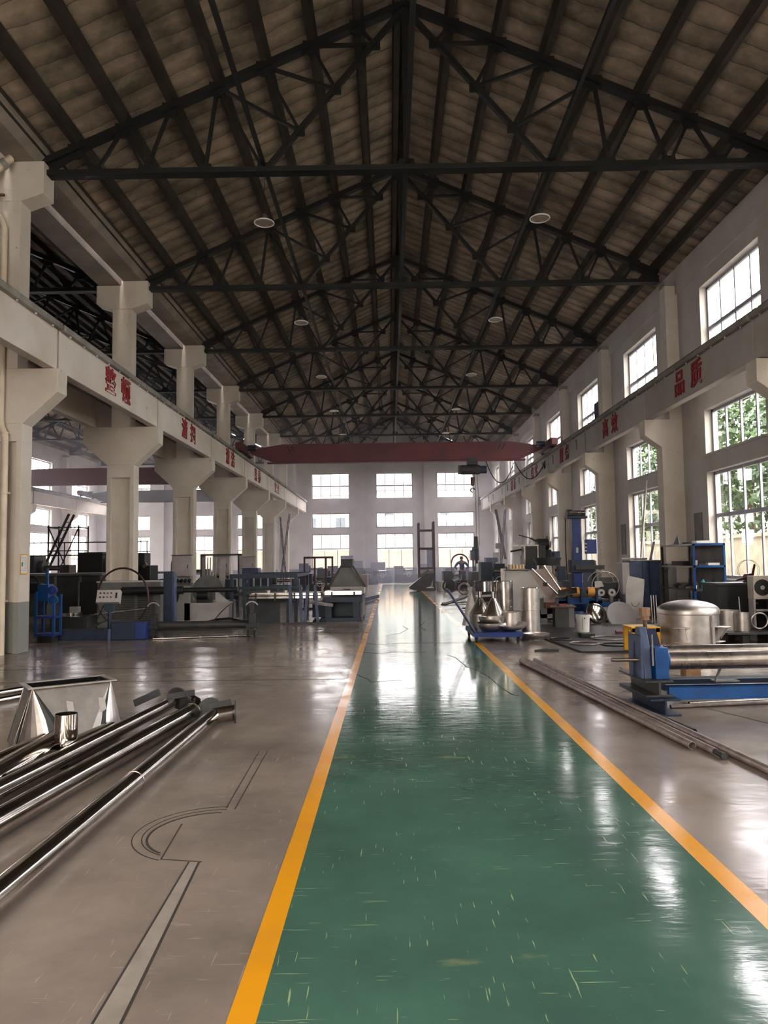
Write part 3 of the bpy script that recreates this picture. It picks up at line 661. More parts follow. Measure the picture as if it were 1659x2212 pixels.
# ================================================================== LAMPS
def lamp():
    r = thing('high_bay_lamp', '', 'lamp', (0, 0, 8.12), 0, 'round high bay lamps under the trusses')
    part('stem', G().cyl((0, 0, .15), (0, 0, .92), .006, 8), BLK, r)
    part('ballast', G().cyl((0, 0, .06), (0, 0, .16), .05, 16), BLKG, r)
    part('reflector', G().lathe([(.05, .07), (.13, .05), (.185, .0), (.18, .0), (.12, .045), (.045, .06)], 32), LGREY, r)
    part('rim', G().torus((0, 0, 0), .186, .012, (0, 0, 1), 36, 8), WHITE, r)
    part('lens', G().cyl((0, 0, .002), (0, 0, .01), .178, 32), mat('lamp_lens', (150, 134, 124), .25), r)
    return r
lp = lamp(); first = True
for k in range(0, 6):
    for x, sd in ((XC - 2.75, 'left'), (XC + 2.55, 'right')):
        l = lp if first else copy_tree(lp); first = False
        l.location = (x, YK(k) + .15, 8.12)
        l['label'] = 'round high bay lamp on the %s side, %s from the camera' % (sd, ['first', 'second', 'third', 'fourth', 'fifth', 'sixth'][k])

# ================================================================== COLUMN FITTINGS
t = thing('drain_pipe', 'cream plastic drain pipe running down the front of the nearest left column', 'pipe', (-7.0, 13.36, 0))
part('lower_pipe', G().cyl((.0, 0, 0), (.0, 0, 3.95), .062, 20), PVC, t)
part('offset_bend', G().path([(0, 0, 3.9), (-.01, 0, 4.0), (-.09, .02, 4.15), (-.1, .02, 4.25)], .064, 16), PVC, t)
part('upper_pipe', G().path([(-.1, .02, 4.2), (-.1, .02, 7.9), (-.16, .0, 8.05), (-.4, -.05, 8.3)], .058, 16), PVC, t)
for z in (.95, 2.9, 4.0): part('clip', G().cyl((0, 0, z), (0, 0, z + .035), .074, 20).b(.05, .11, -.02, .02, z, z + .03), PVC, t)
t = thing('drain_pipe', 'grey drain outlet with an elbow at the left edge, beside the nearest column head', 'pipe', (-6.95, 13.2, 8.9))
part('elbow', G().path([(-.6, -.05, -.25), (-.3, -.05, -.1), (-.06, -.05, .1), (.0, .05, .25)], .075, 16), PVC, t)
part('collar', G().cyl((-.1, -.05, .06), (-.02, -.04, .13), .095, 20), GREYC, t)
part('bracket', G().b(-.42, -.14, .12, .16, -.42, -.38), RUST, t)
t = thing('notice_poster', 'yellow bordered paper notice on the nearest left column', 'notice', (XS + .365, 13.66, 1.62))
part('sheet', G().b(0, .004, -.13, .11, -.19, .19), YEL, t, smooth=False); part('paper', G().b(.004, .006, -.115, .095, -.165, .165), WHITE, t, smooth=False)
g = G(); rn = random.Random(2)
for i in range(9):
    z = .13 - i * .03
    for j in range(2): g.b(.006, .007, -.1 + j * .1, -.1 + j * .1 + rn.uniform(.04, .075), z - .006, z)
part('printed_lines', g, GREYM, t, smooth=False); part('picture', G().b(.006, .0075, -.105, -.05, -.04, .04), GREENL, t, smooth=False)
for k, nm in ((2, 'third'), (3, 'fourth'), (4, 'fifth')):
    t = thing('power_panel', 'pale metal power panel on the front of the %s left column' % nm, 'electrical box', (XS, YK(k) - .2, 1.45), 0, 'power panels on the left columns')
    part('cabinet', G().b(-.34, .34, -.16, 0, -.3, .42), LGREY, t, .008)
    part('door', G().b(-.31, .31, -.175, -.16, -.27, .39), mat('pinkish_enamel', (196, 182, 182), .5), t, .004)
    part('handle', G().b(.2, .225, -.19, -.175, -.02, .1), BLK, t)
    part('top_plate', G().b(-.36, .36, -.2, .0, .42, .44), BLKG, t)
    for j in range(5): part('socket', G().cyl((-.28 + j * .14, -.15, -.42), (-.28 + j * .14, -.26, -.47), .055, 12), TEAL, t)
def ladder(x, y, z0, dx, dz, label, yw=.5, m=BLUED):
    t = thing('steel_ladder', label, 'ladder', (x, y, z0))
    for s_ in (0, yw): part('rail', G().bar((0, s_, 0), (dx, s_, dz), .05, .09), m, t)
    n = int(dz / .32)
    for i in range(1, n): part('rung', G().bar((dx * i / n, 0, dz * i / n), (dx * i / n, yw, dz * i / n), .035, .035), m, t)
    return t
ladder(-6.62, 44.3, 0, .62, 4.5, 'dark blue steel ladder leaning against the far left crane beam'); ladder(-6.2, 44.3, .4, -.36, 3.9, 'dark blue brace ladder crossing the left one', .4)
ladder(6.6, 44.6, .0, .42, 4.6, 'blue steel ladder rising to the far right crane beam'); ladder(6.97, 44.6, 1.6, -.52, 3.0, 'short blue ladder crossing the right one', .4)
ladder(-14.95, 30.5, 0, 1.7, 3.7, 'dark steel ladder climbing to the crane beam of the neighbouring nave', .5, BLKG)
t = thing('access_tower', 'dark cross-braced access tower beside the first left column gap', 'tower', (-13.3, 31.6, 0))
for a in (0, 1.3):
    for b in (0, 1.0): part('post', G().bar((a - 1.3, b, 0), (a - 1.3, b, 3.3), .05, .05), BLKG, t)
for z in (1.2, 2.2, 3.2): part('rung', G().bar((-1.35, 0, z), (.05, 0, z), .05, .05).bar((-1.3, 0, z), (-1.3, 1, z), .05, .05).bar((0, 0, z), (0, 1, z), .05, .05), BLKG, t)
part('brace', G().bar((-1.3, 0, .3), (0, 0, 3.2), .04, .04), BLKG, t); part('brace', G().bar((0, 0, .3), (-1.3, 0, 3.2), .04, .04), BLKG, t)
t = thing('traffic_signal', 'small red and green signal lamp on the end of the right crane beam', 'signal lamp', (6.86, 55.2, 5.95))
part('box', G().b(-.14, -.02, -.06, .06, -.3, .3), BLK, t); part('lens', G().cyl((-.08, -.06, .12), (-.08, -.09, .12), .05, 12), GREENL, t); part('lens', G().cyl((-.08, -.06, -.14), (-.08, -.09, -.14), .05, 12), MAROON, t)
t = thing('blanking_board', 'dark board blocking part of the third upper right window', 'board', (XW + .1, 27.35, 6.32)); part('sheet', G().b(-.01, .01, -.15, .72, 0.04, 1.15), BLUED, t)
for k in (0, 1, 2, 3):
    tag(part('service_board', G().b(XW - .03, XW, YK(k) + 5.0 - .22, YK(k) + 5.0 + .22, 1.7, 2.7), GREYM), 'flat grey board on the right wall after the %s window' % TH[k], 'board', 'boards on the right wall')

# ================================================================== FOREGROUND LEFT : HOPPER AND PIPES
def hopper_shape():
    t = thing('sheet_hopper', 'stainless rectangle-to-round hopper with a flanged mouth standing behind the pipes', 'hopper', (-3.05, 7.05, 0), math.radians(37))
    n = 40; W_, D_, H_, R_b = .34, .17, .5, .50; top = []; bot = []
    per = []
    for i in range(n):
        a = 2 * PI * (i + .5) / n; bot.append((R_b * math.cos(a), R_b * math.sin(a), 0))
        q = int(((a) % (2 * PI)) // (PI / 2)); cx_, cy_ = ((W_, D_), (-W_, D_), (-W_, -D_), (W_, -D_))[q]; top.append((cx_, cy_, H_))
    g = G(); g.v = bot + top
    for i in range(n):
        j = (i + 1) % n
        if top[i] == top[j]: g.f.append((i, j, n + i))
        else: g.f += [(i, j, n + j, n + i)]
    o = part('body', g, SSR, t, smooth=False); o.data.materials.append(BLK)  # inner faces coloured black to paint in the shade and dark reflections inside
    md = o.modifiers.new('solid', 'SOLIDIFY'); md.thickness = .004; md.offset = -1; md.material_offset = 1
    f = .05
    g = G()
    for (a, b, c, d) in ((-W_ - f, W_ + f, -D_ - f, -D_), (-W_ - f, W_ + f, D_, D_ + f), (-W_ - f, -W_, -D_, D_), (W_, W_ + f, -D_, D_)): g.b(a, b, c, d, H_ - .004, H_ + .006)
    part('mouth_flange', g, SSR, t)
    for x, s_ in ((-.13, 1), (.15, 1)):
        yy = -.25
        part('lug', G().add([(x, -.2, .38), (x + .1, -.3, .36), (x + .1, -.36, .27), (x, -.31, .2)], [(0, 1, 2, 3)]).add([(x + .004, -.2, .38), (x + .104, -.3, .36), (x + .104, -.36, .27), (x + .004, -.31, .2)], [(0, 1, 2, 3)]), LGREY, t)
    return t
hopper_shape()
PL = 'stainless pipes lying on the floor at the left'
def pipe_thing(name, label, p, q, r, m=SSM, wall=.004, group=PL, extra=None):
    p = Vector(p); q = Vector(q); t = thing(name, label, 'pipe', p, 0, group)
    part('pipe_body', G().tube((0, 0, 0), q - p, r, r - wall, 32), m, t)
    return t, (q - p)
r1 = .075
t, d = pipe_thing('flanged_pipe', 'long stainless pipe nearest the aisle with a cross-shaped flanged end', (-1.86, 1.6, r1), (-1.79, 7.55, r1), r1)
u = d.normalized()
part('weld_seam', G().torus(d * .62, r1, .004, u, 32, 6), SS, t)
e = part('branch', G().cyl(d - u * .05, d + Vector((.2, .04, .02)), r1 * 1.02, 28), SSM, t)
part('flange', G().cyl(d + Vector((.2, .04, .02)), d + Vector((.215, .043, .02)), .125, 32), BLKG, t)
part('flange', G().cyl(d + Vector((-.06, .10, .03)), d + Vector((-.063, .118, .03)), .125, 32), BLKG, t)
part('end_plate', G().bar(d + Vector((-.06, .05, .06)), d + Vector((.16, .09, .1)), .02, .09), BLKG, t)
t, d = pipe_thing('stainless_pipe', 'long stainless pipe with a rounded mitred end, second from the aisle', (-2.52, 2.6, .09), (-2.03, 7.62, .09), .088)
part('mitred_bend', G().path([d * 0.998, d + Vector((.02, .08, .005)), d + Vector((.0, .16, .03)), d + Vector((-.08, .24, .05))], .089, 28), SSM, t)
part('weld_seam', G().torus(d, .088, .005, d, 32, 6), SS, t)
t, d = pipe_thing('stainless_pipe', 'stainless pipe lying across the others with a rusty bolted plate at its far end', (-2.55, 2.8, .24), (-2.27, 7.7, .17), .062)
part('bolt_plate', G().bar(d + Vector((-.34, -.1, .02)), d + Vector((-.14, .08, .1)), .02, .07), BLKG, t)
part('side_plate', G().prism([(-.36, -.16), (-.33, -.16), (-.33, .06), (-.36, .06)], 'y', d.y - .14, d.y - .08), BLKG, t).location = (0, 0, d.z + .03)
part('flange', G().cyl(d + Vector((.05, .08, .03)), d + Vector((.055, .098, .035)), .12, 32), BLKG, t)
part('end_plate', G().bar(d + Vector((-.02, -.05, .07)), d + Vector((.22, .1, .09)), .015, .06), BLKG, t)
t, d = pipe_thing('thin_rod', 'thin polished tube with a bright tip between two larger pipes', (-2.62, 5.1, .16), (-2.31, 7.42, .15), .036)
part('tip', G().cyl(d, d + d.normalized() * .03, .038, 20, .02), SS, t)
t, d = pipe_thing('stainless_pipe', 'fat stainless pipe ending beside the tee piece at the left edge', (-2.72, 4.1, .115), (-2.80, 6.28, .115), .112)
part('end_cap', G().lathe([(0, .03), (.06, .025), (.1, .01), (.112, 0)], 28, Matrix.Translation(d) @ d.to_track_quat('Z', 'Y').to_matrix().to_4x4()), SSM, t)
t, d = pipe_thing('stainless_pipe', 'stainless pipe behind the fat one at the left edge', (-3.12, 4.6, .085), (-2.98, 6.42, .085), .08)
t = thing('pipe_tee', 'short stainless tee with an open mouth facing the camera and an upright branch', 'pipe fitting', (-2.60, 5.92, .105))
part('run', G().tube((0, -.04, 0), (.1, .75, 0), .1, .096, 32), SSM, t); part('branch', G().tube((-.02, .12, .06), (-.02, .12, .3), .088, .084, 32), SSM, t)
for (x0, y0, x1, y1, l) in ((-5.3, 8.3, -4.66, 9.5, 'thin bright tube at the left edge, the rear one'), (-5.1, 7.6, -4.25, 9.35, 'thin bright tube at the left edge, the front one')):
    pipe_thing('steel_tube', l, (x0, y0, .04), (x1, y1, .04), .038)

# ================================================================== FOREGROUND RIGHT : TUBES
GR = 'steel tubes lying beside the yellow line'
pipe_thing('steel_tube', 'grey steel tube nearest the yellow line with an open end', (2.00, 11.55, .034), (2.49, 6.28, .034), .033, TUBE, .004, GR)
t, d = pipe_thing('steel_tube', 'middle grey steel tube with a plug in its near end', (2.11, 11.6, .03), (2.60, 6.1, .03), .029, TUBE, .004, GR)
part('plug', G().cyl(d, d + d.normalized() * .13, .021, 16).cyl(d + d.normalized() * .1, d + d.normalized() * .14, .03, 6), BLKG, t)
pipe_thing('steel_tube', 'rear grey steel tube running out of the right edge', (2.22, 11.6, .034), (2.87, 4.3, .034), .032, TUBE, .004, GR)
pipe_thing('steel_tube', 'short dark tube beside the foot of the blue roller machine', (2.62, 7.5, .03), (2.71, 6.78, .03), .03, BLKG, .004, GR)
pipe_thing('steel_tube', 'bright thin tube on the floor under the blue roller machine', (2.95, 7.98, .02), (5.2, 8.35, .02), .02, TUBE, .003, GR)
pipe_thing('steel_tube', 'second thin tube on the floor behind the bright one', (3.2, 8.12, .024), (5.3, 8.5, .024), .022, SS, .003, GR)

# ================================================================== BLUE ROLLER MACHINE
t = thing('roller_machine', 'blue two-roll bending machine with turned steel rollers at the right edge', 'roller machine', (2.73, 8.0, 0), math.radians(2))
def ibeam(x0, x1, y0, y1, z0, z1):
    m = (x0 + x1) / 2; return G().b(x0, x1, y0, y1, z0, z0 + .02).b(x0, x1, y0, y1, z1 - .02, z1).b(m - .012, m + .012, y0, y1, z0, z1)
for xx in (0, 2.6):
    part('foot_beam', ibeam(xx - .14, xx + .17, -.42, .5, 0, .17), BLUED, t, .003)
    part('cross_beam', ibeam(xx - .14, xx + .15, -.3, .5, .17, .335), BLKG, t, .003)
    s_ = part('stand', G().prism([(-.16, .335), (.2, .335), (.16, .62), (.10, .84), (-.02, .84), (-.14, .7)], 'y', -.0, .0).b(xx - .13, xx - .1, -.16, .2, .335, .78).b(xx + .1, xx + .13, -.16, .2, .335, .6).prism([(-.17, .335), (.17, .335), (.13, .66), (.05, .86), (-.05, .86), (-.14, .66)], 'x', xx - .1, xx - .02), BLUEG, t, .006)
    hz = part('bearing_housing', G().b(xx + .0, xx + .14, -.22, .0, .335, .66).cyl((xx - .02, -.1, .52), (xx + .17, -.1, .52), .1, 28), BLUE, t, .006)
    part('bearing_cap', G().torus((xx + .175, -.1, .52), .07, .012, (1, 0, 0), 24, 8).cyl((xx + .17, -.1, .52), (xx + .185, -.1, .52), .05, 20), BLUED, hz)
    sc_ = part('adjusting_screw', G().cyl((xx - .0, .03, .82), (xx - .0, .03, .98), .022, 16), RUST, t)
    part('screw_head', G().cyl((xx, .03, .97), (xx, .03, 1.06), .062, 8).cyl((xx, .03, .93), (xx, .03, .97), .045, 16), mat('brown_nut', (140, 104, 82), .6), sc_)
    part('edge_strap', G().b(xx - .04, xx - .025, -.24, -.225, .48, .8), SS, t)
part('front_rail', G().b(.12, 2.6, -.25, -.19, .13, .27).b(.12, 2.6, -.25, -.13, .25, .27), BLUE, t, .003)
part('rear_rail', G().b(.12, 2.6, .34, .40, .12, .24), BLUED, t, .003)
part('lower_roller', G().cyl((.14, -.1, .51), (2.5, -.1, .51), .092, 36).cyl((-.42, -.1, .53), (.14, -.1, .52), .02, 16), ROLLM, t)
part('upper_roller', G().cyl((.14, .14, .57), (2.5, .14, .57), .075, 36), ROLLM, t)
part('bracket', G().bar((.72, .0, .27), (.82, .05, .43), .05, .012, (1, 0, 0)).b(.72, .98, -.02, .1, .265, .277).b(.8, 1.05, .0, .1, .42, .44), GREYM, t)
tag(part('timber_block', G().b(3.92, 4.12, 10.0, 10.2, 0, .12), WOOD, bev=.004), 'small pale timber block on the floor behind the blue roller machine', 'timber')
pipe_thing('steel_tube', 'dark tube lying behind the lower blue rail', (3.1, 9.1, .08), (5.4, 9.3, .08), .07, BLKG, .005, GR)

# ================================================================== TANK, STAND, TABLE
t = thing('steel_tank', 'big stainless tank with a domed lid and side lugs on the right', 'tank', (5.03, 12.65, 0))
part('shell', G().lathe([(.478, 0), (.478, .645), (.466, .645), (.466, 0)], 64, close=True), SSR, t)
pr = [(0.0, .87)] + [(.496 * math.sin(a), .70 + .17 * math.cos(a) ** 1.0 - .0) for a in [PI / 2 * i / 14 for i in range(1, 14)]] + [(.5, .69), (.5, .655), (.478, .65)]
part('domed_lid', G().lathe(pr, 64), SSR, t); part('lid_bead', G().torus((0, 0, .655), .485, .012, (0, 0, 1), 64, 8), SSR, t)
for a in (-2.13, -.78):
    M = Matrix.Rotation(a, 4, 'Z')
    l = part('lug', G().b(.48, .66, -.11, .11, .44, .452, M).b(.48, .56, -.12, .12, .2, .21, M), SSR, t)
    part('gusset', G().add([M @ Vector(v) for v in ((.5, -.06, .44), (.64, -.06, .44), (.5, -.06, .24), (.5, -.052, .44), (.64, -.052, .44), (.5, -.052, .24))], [(0, 1, 2), (3, 5, 4), (0, 3, 4, 1), (1, 4, 5, 2), (0, 2, 5, 3)]), LGREY, l)
    part('gusset', G().add([M @ Vector(v) for v in ((.5, .06, .44), (.64, .06, .44), (.5, .06, .24), (.5, .068, .44), (.64, .068, .44), (.5, .068, .24))], [(0, 1, 2), (3, 5, 4), (0, 3, 4, 1), (1, 4, 5, 2), (0, 2, 5, 3)]), LGREY, l)
part('vertical_seam', G().b(.20, .24, -.468, -.45, 0, .64), SSR, t)
t = thing('yellow_stand', 'yellow welded stand in front of the steel tank', 'stand', (4.22, 12.62, 0))
part('top_plate', G().b(-.24, .24, -.24, .24, .43, .45), YEL, t, .004)
for a in (-1, 1):
    for b in (-1, 1): part('leg', G().b(a * .2 - .035, a * .2 + .035, b * .2 - .035, b * .2 + .035, 0, .43), YEL, t, .003)
part('apron', G().b(-.235, .235, -.235, -.2, .36, .43), YEL, t); part('apron', G().b(-.235, .235, .2, .235, .36, .43), YEL, t)
t = thing('steel_table', 'low black steel table at the right edge behind the rollers', 'table', (6.75, 13.75, 0))
part('tabletop', G().b(-.75, .44, -.4, .45, .20, .235), BLKG, t, .004)
for x in (-.4, .1, .38): part('leg', G().b(x - .06, x + .06, -.34, -.22, 0, .2), BLK, t)
for x in (-.4, .38): part('leg', G().b(x - .06, x + .06, .22, .34, 0, .2), BLK, t)
t = thing('steel_pot', 'stainless pot with a dark open top on the black table', 'pot', (6.46, 13.75, .235))
part('wall', G().tube((0, 0, 0), (0, 0, .33), .14, .134, 32).cyl((0, 0, 0), (0, 0, .01), .138, 32), SSR, t); part('rod', G().cyl((-.03, .0, .01), (-.05, .0, .62), .01, 8), LGREY, t)
tag(part('steel_ring', G().torus((6.82, 13.85, .235 + .165), .145, .018, (.1, 1, .1), 40, 8), SSR), 'pale steel ring standing on the black table', 'ring')
tag(part('curved_sheet', G().lathe([(.2, 0), (.2, .36), (.204, .36), (.204, 0)], 40, Matrix.Translation((6.28, 13.98, .236)), True), SSR), 'curved steel sheet shell behind the pot', 'sheet')
tag(part('square_tube', G().b(6.95, 7.2, 13.5, 13.7, .236, .4), GREYM, bev=.004), 'grey square steel block at the right end of the black table', 'steel block')

# ================================================================== CUT PLATES ON FLOOR (RIGHT)
tag(part('floor_plate', G().prism([(3.22, 12.66), (5.6, 12.7), (6.3, 17.6), (3.3, 17.9), (2.98, 15.6)], 'z', .002, .03), PLATE), 'large dark steel plate lying flat on the floor on the right', 'steel plate')
RG = 'cut steel rings on the large plate'
for (x, y, r, l) in ((3.55, 13.75, .26, 'thin cut steel ring at the front of the large plate'), (4.05, 13.5, .26, 'cut steel ring to the right of the front one'), (4.25, 14.6, .34, 'largest thin steel ring on the plate'), (3.3, 14.55, .2, 'dark ring near the left edge of the plate')):
    tag(part('steel_ring', G().torus((x, y, .042), r, .013, (0, 0, 1), 36, 6), TUBE if 'thin' in l else BLKG), l, 'ring', RG)
tag(part('black_box', G().b(3.78, 4.05, 14.85, 15.1, .03, .1), BLK, bev=.005), 'flat black box on the large steel plate', 'box')
tag(part('steel_bar', G().bar((2.62, 15.2, .05), (3.1, 15.35, .05), .09, .05), BLK), 'short black bar lying beside the large plate', 'bar')
tag(part('steel_offcut', G().prism([(2.48, 12.95), (2.75, 12.85), (2.9, 12.95), (2.7, 13.1)], 'z', 0, .03), BLK), 'small dark offcut on the bare floor left of the plate', 'offcut')
t = thing('white_bucket', 'white plastic bucket with a thin wire handle', 'bucket', (4.10, 15.95, .03))
part('pail', G().lathe([(0, 0), (.125, 0), (.145, .36), (.135, .36), (.118, .01), (0, .01)], 36), WHITE, t)
part('rim_band', G().lathe([(.142, .29), (.15, .29), (.152, .37), (.144, .37)], 36), WHITE, t); part('lid', G().cyl((0, 0, .355), (0, 0, .365), .14, 32), BLKG, t)
part('handle', G().path([(-.05, -.147, .32), (-.055, -.15, .2), (-.05, -.145, .05)], .004, 6), BLK, t); part('handle_boss', G().cyl((.0, -.145, .3), (.0, -.158, .3), .014, 12), BLK, t)
t = thing('steel_box', 'dark open sheet box with a rusty plate lying on top', 'box', (3.98, 17.2, .03))
part('front_sheet', G().b(-.23, .08, -.2, -.19, 0, .45), BLKG, t); part('side_sheet', G().b(.08, .2, -.2, .16, 0, .45), GREYM, t); part('rear_sheet', G().b(-.22, .2, .15, .16, 0, .45), BLKG, t)
part('top_plate', G().prism([(-.34, -.24), (.24, -.26), (.3, .2), (-.26, .24)], 'z', .45, .475), RUST, t)
tag(part('angle_offcut', G().bar((3.85, 17.15, .53), (4.05, 17.25, .53), .1, .05), MAROON), 'reddish steel offcut on top of the dark sheet box', 'offcut')
def dish(name, label, loc, r, h, rot, m, group=None, thick=.006, cat='dished end'):
    pr = [(0.001, h)] + [(r * math.sin(a), h * math.cos(a) ** .8) for a in [PI / 2 * i / 12 for i in range(1, 12)]] + [(r, 0)]
    pr2 = pr + [(r - thick, 0)] + [(max(x - thick, .001), max(z - thick, 0)) for x, z in reversed(pr[:-1])]
    M = Matrix.Translation(loc) @ rot.to_4x4()
    o = part(name, G().lathe(pr2, 48, M), m); return tag(o, label, cat, group)
from mathutils import Euler
dish('dished_end', 'mirror polished domed end leaning on edge behind the bucket', (4.93, 17.9, .26), .27, .12, Euler((math.radians(64), 0, math.radians(20))).to_matrix(), SSM)
M = Matrix.Translation((5.52, 17.85, .22)) @ Euler((math.radians(60), math.radians(32), math.radians(-6))).to_matrix().to_4x4()
tag(part('steel_disc', G().lathe([(0, 0), (.36, 0), (.37, -.03), (.36, -.035), (0, -.01)], 48, M), LGREY), 'flat pale steel disc leaning beside the polished dome', 'disc')
t = thing('angle_grinder', 'angle grinder with a red body lying on the large plate', 'power tool', (4.75, 15.35, .06))
part('body', G().cyl((-.14, 0, .02), (.14, .02, .02), .038, 16, .03), MAROON, t); part('gear_head', G().cyl((.14, .02, .02), (.26, .03, .03), .03, 16), LGREY, t); part('disc', G().cyl((.26, .03, .01), (.26, .035, .022), .07, 24), BLK, t)

# ================================================================== TROLLEY WITH STAINLESS PARTS
t = thing('platform_trolley', 'low blue platform trolley loaded with stainless cones and bowls', 'trolley', (2.05, 15.05, 0))
part('deck', G().b(-.46, .47, -.75, .85, .17, .2), BLUE2, t, .004); part('deck_frame', G().b(-.46, .47, -.75, -.71, .11, .17).b(-.46, .47, .81, .85, .11, .17).b(-.46, -.42, -.7, .8, .11, .17).b(.43, .47, -.7, .8, .11, .17), BLUE2, t)
for x in (-.4, .4):
    for y in (-.62, .7): w_ = part('caster_fork', G().b(x - .035, x + .035, y - .02, y + .03, .06, .12), BLUE2, t); part('wheel', G().cyl((x - .02, y, .055), (x + .02, y, .055), .055, 20), RUBB, w_)
for y in (-.68, -.3): part('handle_tube', G().cyl((-.42, y, .2), (-.92, y + .12, 1.02), .016, 12), BLUEG, t)
part('handle_bar', G().cyl((-.92, -.56, 1.02), (-.92, -.18, 1.02), .018, 12), BLUEG, t)
SG = 'stainless parts piled on the blue trolley'
def cone(x, y, label):
    t = thing('funnel', label, 'funnel', (x, y, .2), 0, SG)
    part('skirt', G().lathe([(.22, 0), (.225, .28), (.221, .28), (.216, 0)], 40, None, True), SSR, t)
    part('cone', G().lathe([(.225, .28), (.042, .62), (.038, .62), (.221, .28)], 40, None, True), SS, t)
    part('neck', G().tube((0, 0, .62), (0, 0, .75), .042, .038, 24), SSM, t)
cone(1.86, 15.45, 'stainless funnel with its narrow neck up, the rear left one'); cone(2.07, 14.98, 'stainless funnel with its narrow neck up, the front right one')
def shell(x, y, z, r, h, label, m=SS, grp=SG, seam_=None):
    t = thing('cylinder_shell', label, 'cylinder', (x, y, z), 0, grp)
    part('wall', G().tube((0, 0, 0), (0, 0, h), r, r - .005, 44), m, t); part('rim_weld', G().torus((0, 0, h), r, .006, (0, 0, 1), 44, 6), SSM, t)
    if seam_: part('weld_seam', G().torus((0, 0, seam_), r, .004, (0, 0, 1), 44, 6), SSM, t)
shell(1.95, 15.25, .952, .235, .2, 'short wide stainless drum resting on the two funnel necks', SSM)
shell(2.38, 15.55, .2, .178, .94, 'tallest stainless cylinder at the back of the trolley', SS, seam_=.42)
shell(2.86, 15.25, .0, .188, 1.01, 'stainless cylinder standing on the floor just right of the trolley', SSR, None, seam_=.55)
shell(2.40, 14.95, .2, .2, .34, 'low stainless cylinder at the right end of the trolley deck', SSR)
E0 = Euler((PI, 0, 0)).to_matrix()
dish('bowl', 'lowest dished steel bowl at the front left of the trolley', (1.92, 14.56, .375), .235, .17, Euler((PI + .05, .0, 0)).to_matrix(), SSR, SG, cat='bowl')
dish('bowl', 'dished steel bowl stacked on the front left bowl', (1.97, 14.6, .475), .25, .17, Euler((PI - .04, .06, 0)).to_matrix(), SSR, SG, cat='bowl')
dish('bowl', 'dished steel bowl at the front right of the trolley, tilted', (2.38, 14.55, .34), .27, .13, Euler((PI + .06, -.12, 0)).to_matrix(), SSR, SG, cat='bowl')
dish('dished_end', 'dished steel end lying on the floor beside the trolley wheel', (2.86, 14.72, .14), .26, .13, E0, SSR)
t = thing('sheet_wedge', 'upright triangular stainless bracket at the left end of the trolley', 'bracket', (1.72, 15.95, .2))
part('plate', G().prism([(-.16, 0), (.2, 0), (.02, .8)], 'y', 0, .01), SSR, t); part('edge_flange', G().bar((-.17, -.03, 0), (.01, -.03, .82), .06, .02, (0, 1, 0)), LGREY, t); part('edge_flange', G().bar((.21, -.03, 0), (.03, -.03, .82), .06, .012, (0, 1, 0)), GREYM, t)

# ================================================================== LEFT MIDDLE MACHINES
t = thing('belt_grinder', 'narrow blue machine frame with pulleys beside the nearest left column', 'machine', (-7.15, 15.5, 0))
for a in (-.17, .2):
    for b in (-.16, .16): part('leg', G().b(a - .025, a + .025, b - .025, b + .025, .12, 1.05 if a < 0 else .98), BLUE, t, .003)
part('shelf', G().b(-.2, .23, -.19, .19, .5, .55), BLUE2, t, .003); part('shelf', G().b(-.2, .23, -.19, .19, .14, .19), BLUE2, t, .003)
part('foot', G().b(-.14, .16, -.15, .15, 0, .14), BLK, t)
part('head', G().b(-.17, .06, -.12, .14, .84, 1.2), BLUE, t, .01)
part('arm', G().bar((.02, -.05, .8), (.0, -.05, 1.52), .04, .06), BLUE, t)
part('pulley', G().cyl((.16, -.18, 1.08), (.16, -.1, 1.08), .09, 24).cyl((.16, -.2, 1.08), (.16, -.18, 1.08), .03, 16), BLUE2, t)
part('pulley', G().cyl((.18, -.18, .88), (.18, -.1, .88), .09, 24), BLUE, t)
part('motor', G().cyl((-.36, 0, 1.12), (-.12, 0, 1.12), .11, 24), BLK, t); part('motor_bracket', G().b(-.34, -.12, -.1, .1, .95, 1.02), TEAL, t)
part('wheel_guard', G().torus((-.3, -.1, 1.2), .16, .03, (0, 1, 0), 28, 8, 0, PI), BLK, t); part('rear_panel', G().b(-.1, .15, .17, .18, .56, .84), GREYM, t)
t = thing('blue_machine', 'low dark blue machine bed lying along the floor by the left columns', 'machine', (-6.2, 16.0, 0))
part('bed', G().b(-.95, .3, -.2, .15, 0, .21), BLUED, t, .006); part('gear_case', G().b(.3, 1.02, -.3, .35, 0, .38), BLUED, t, .012); part('cover', G().b(.8, 1.03, -.31, .36, .02, .37), BLUE2, t, .008)
part('pipe_elbow', G().cyl((.25, -.26, 0), (.25, -.26, .24), .05, 16).cyl((.25, -.26, .19), (.15, -.2, .21), .045, 16), BLUEG, t)
t = thing('control_console', 'white push-button console on a dark blue post in the left machine area', 'control console', (-5.97, 15.75, 0))
part('post', G().cyl((0, .08, .2), (0, .05, .74), .045, 16, .035), BLUED, t); part('post_head', G().b(-.09, .1, -.04, .1, .62, .76), TEAL, t, .005)
M = Matrix.Translation((0, 0, .9)) @ Euler((math.radians(-22), 0, .06)).to_matrix().to_4x4()
bx_ = part('box', G().b(-.24, .24, -.06, .08, -.13, .15, M), LGREY, t, .008)
for i in range(4):
    for j in range(2): part('button', G().cyl(M @ Vector((-.16 + i * .075, -.06, .07 - j * .09)), M @ Vector((-.16 + i * .075, -.085, .07 - j * .09)), .016, 12), (BLK, BLK, GREYM, MAROON)[i], bx_)
part('display', G().b(.15, .19, -.066, -.06, -.04, .08, M), BLK, bx_)
part('conduit', G().path([(-.12, .06, .74), (-.3, .1, .4), (-.32, .3, .3)], .012, 8), CABLE, t)
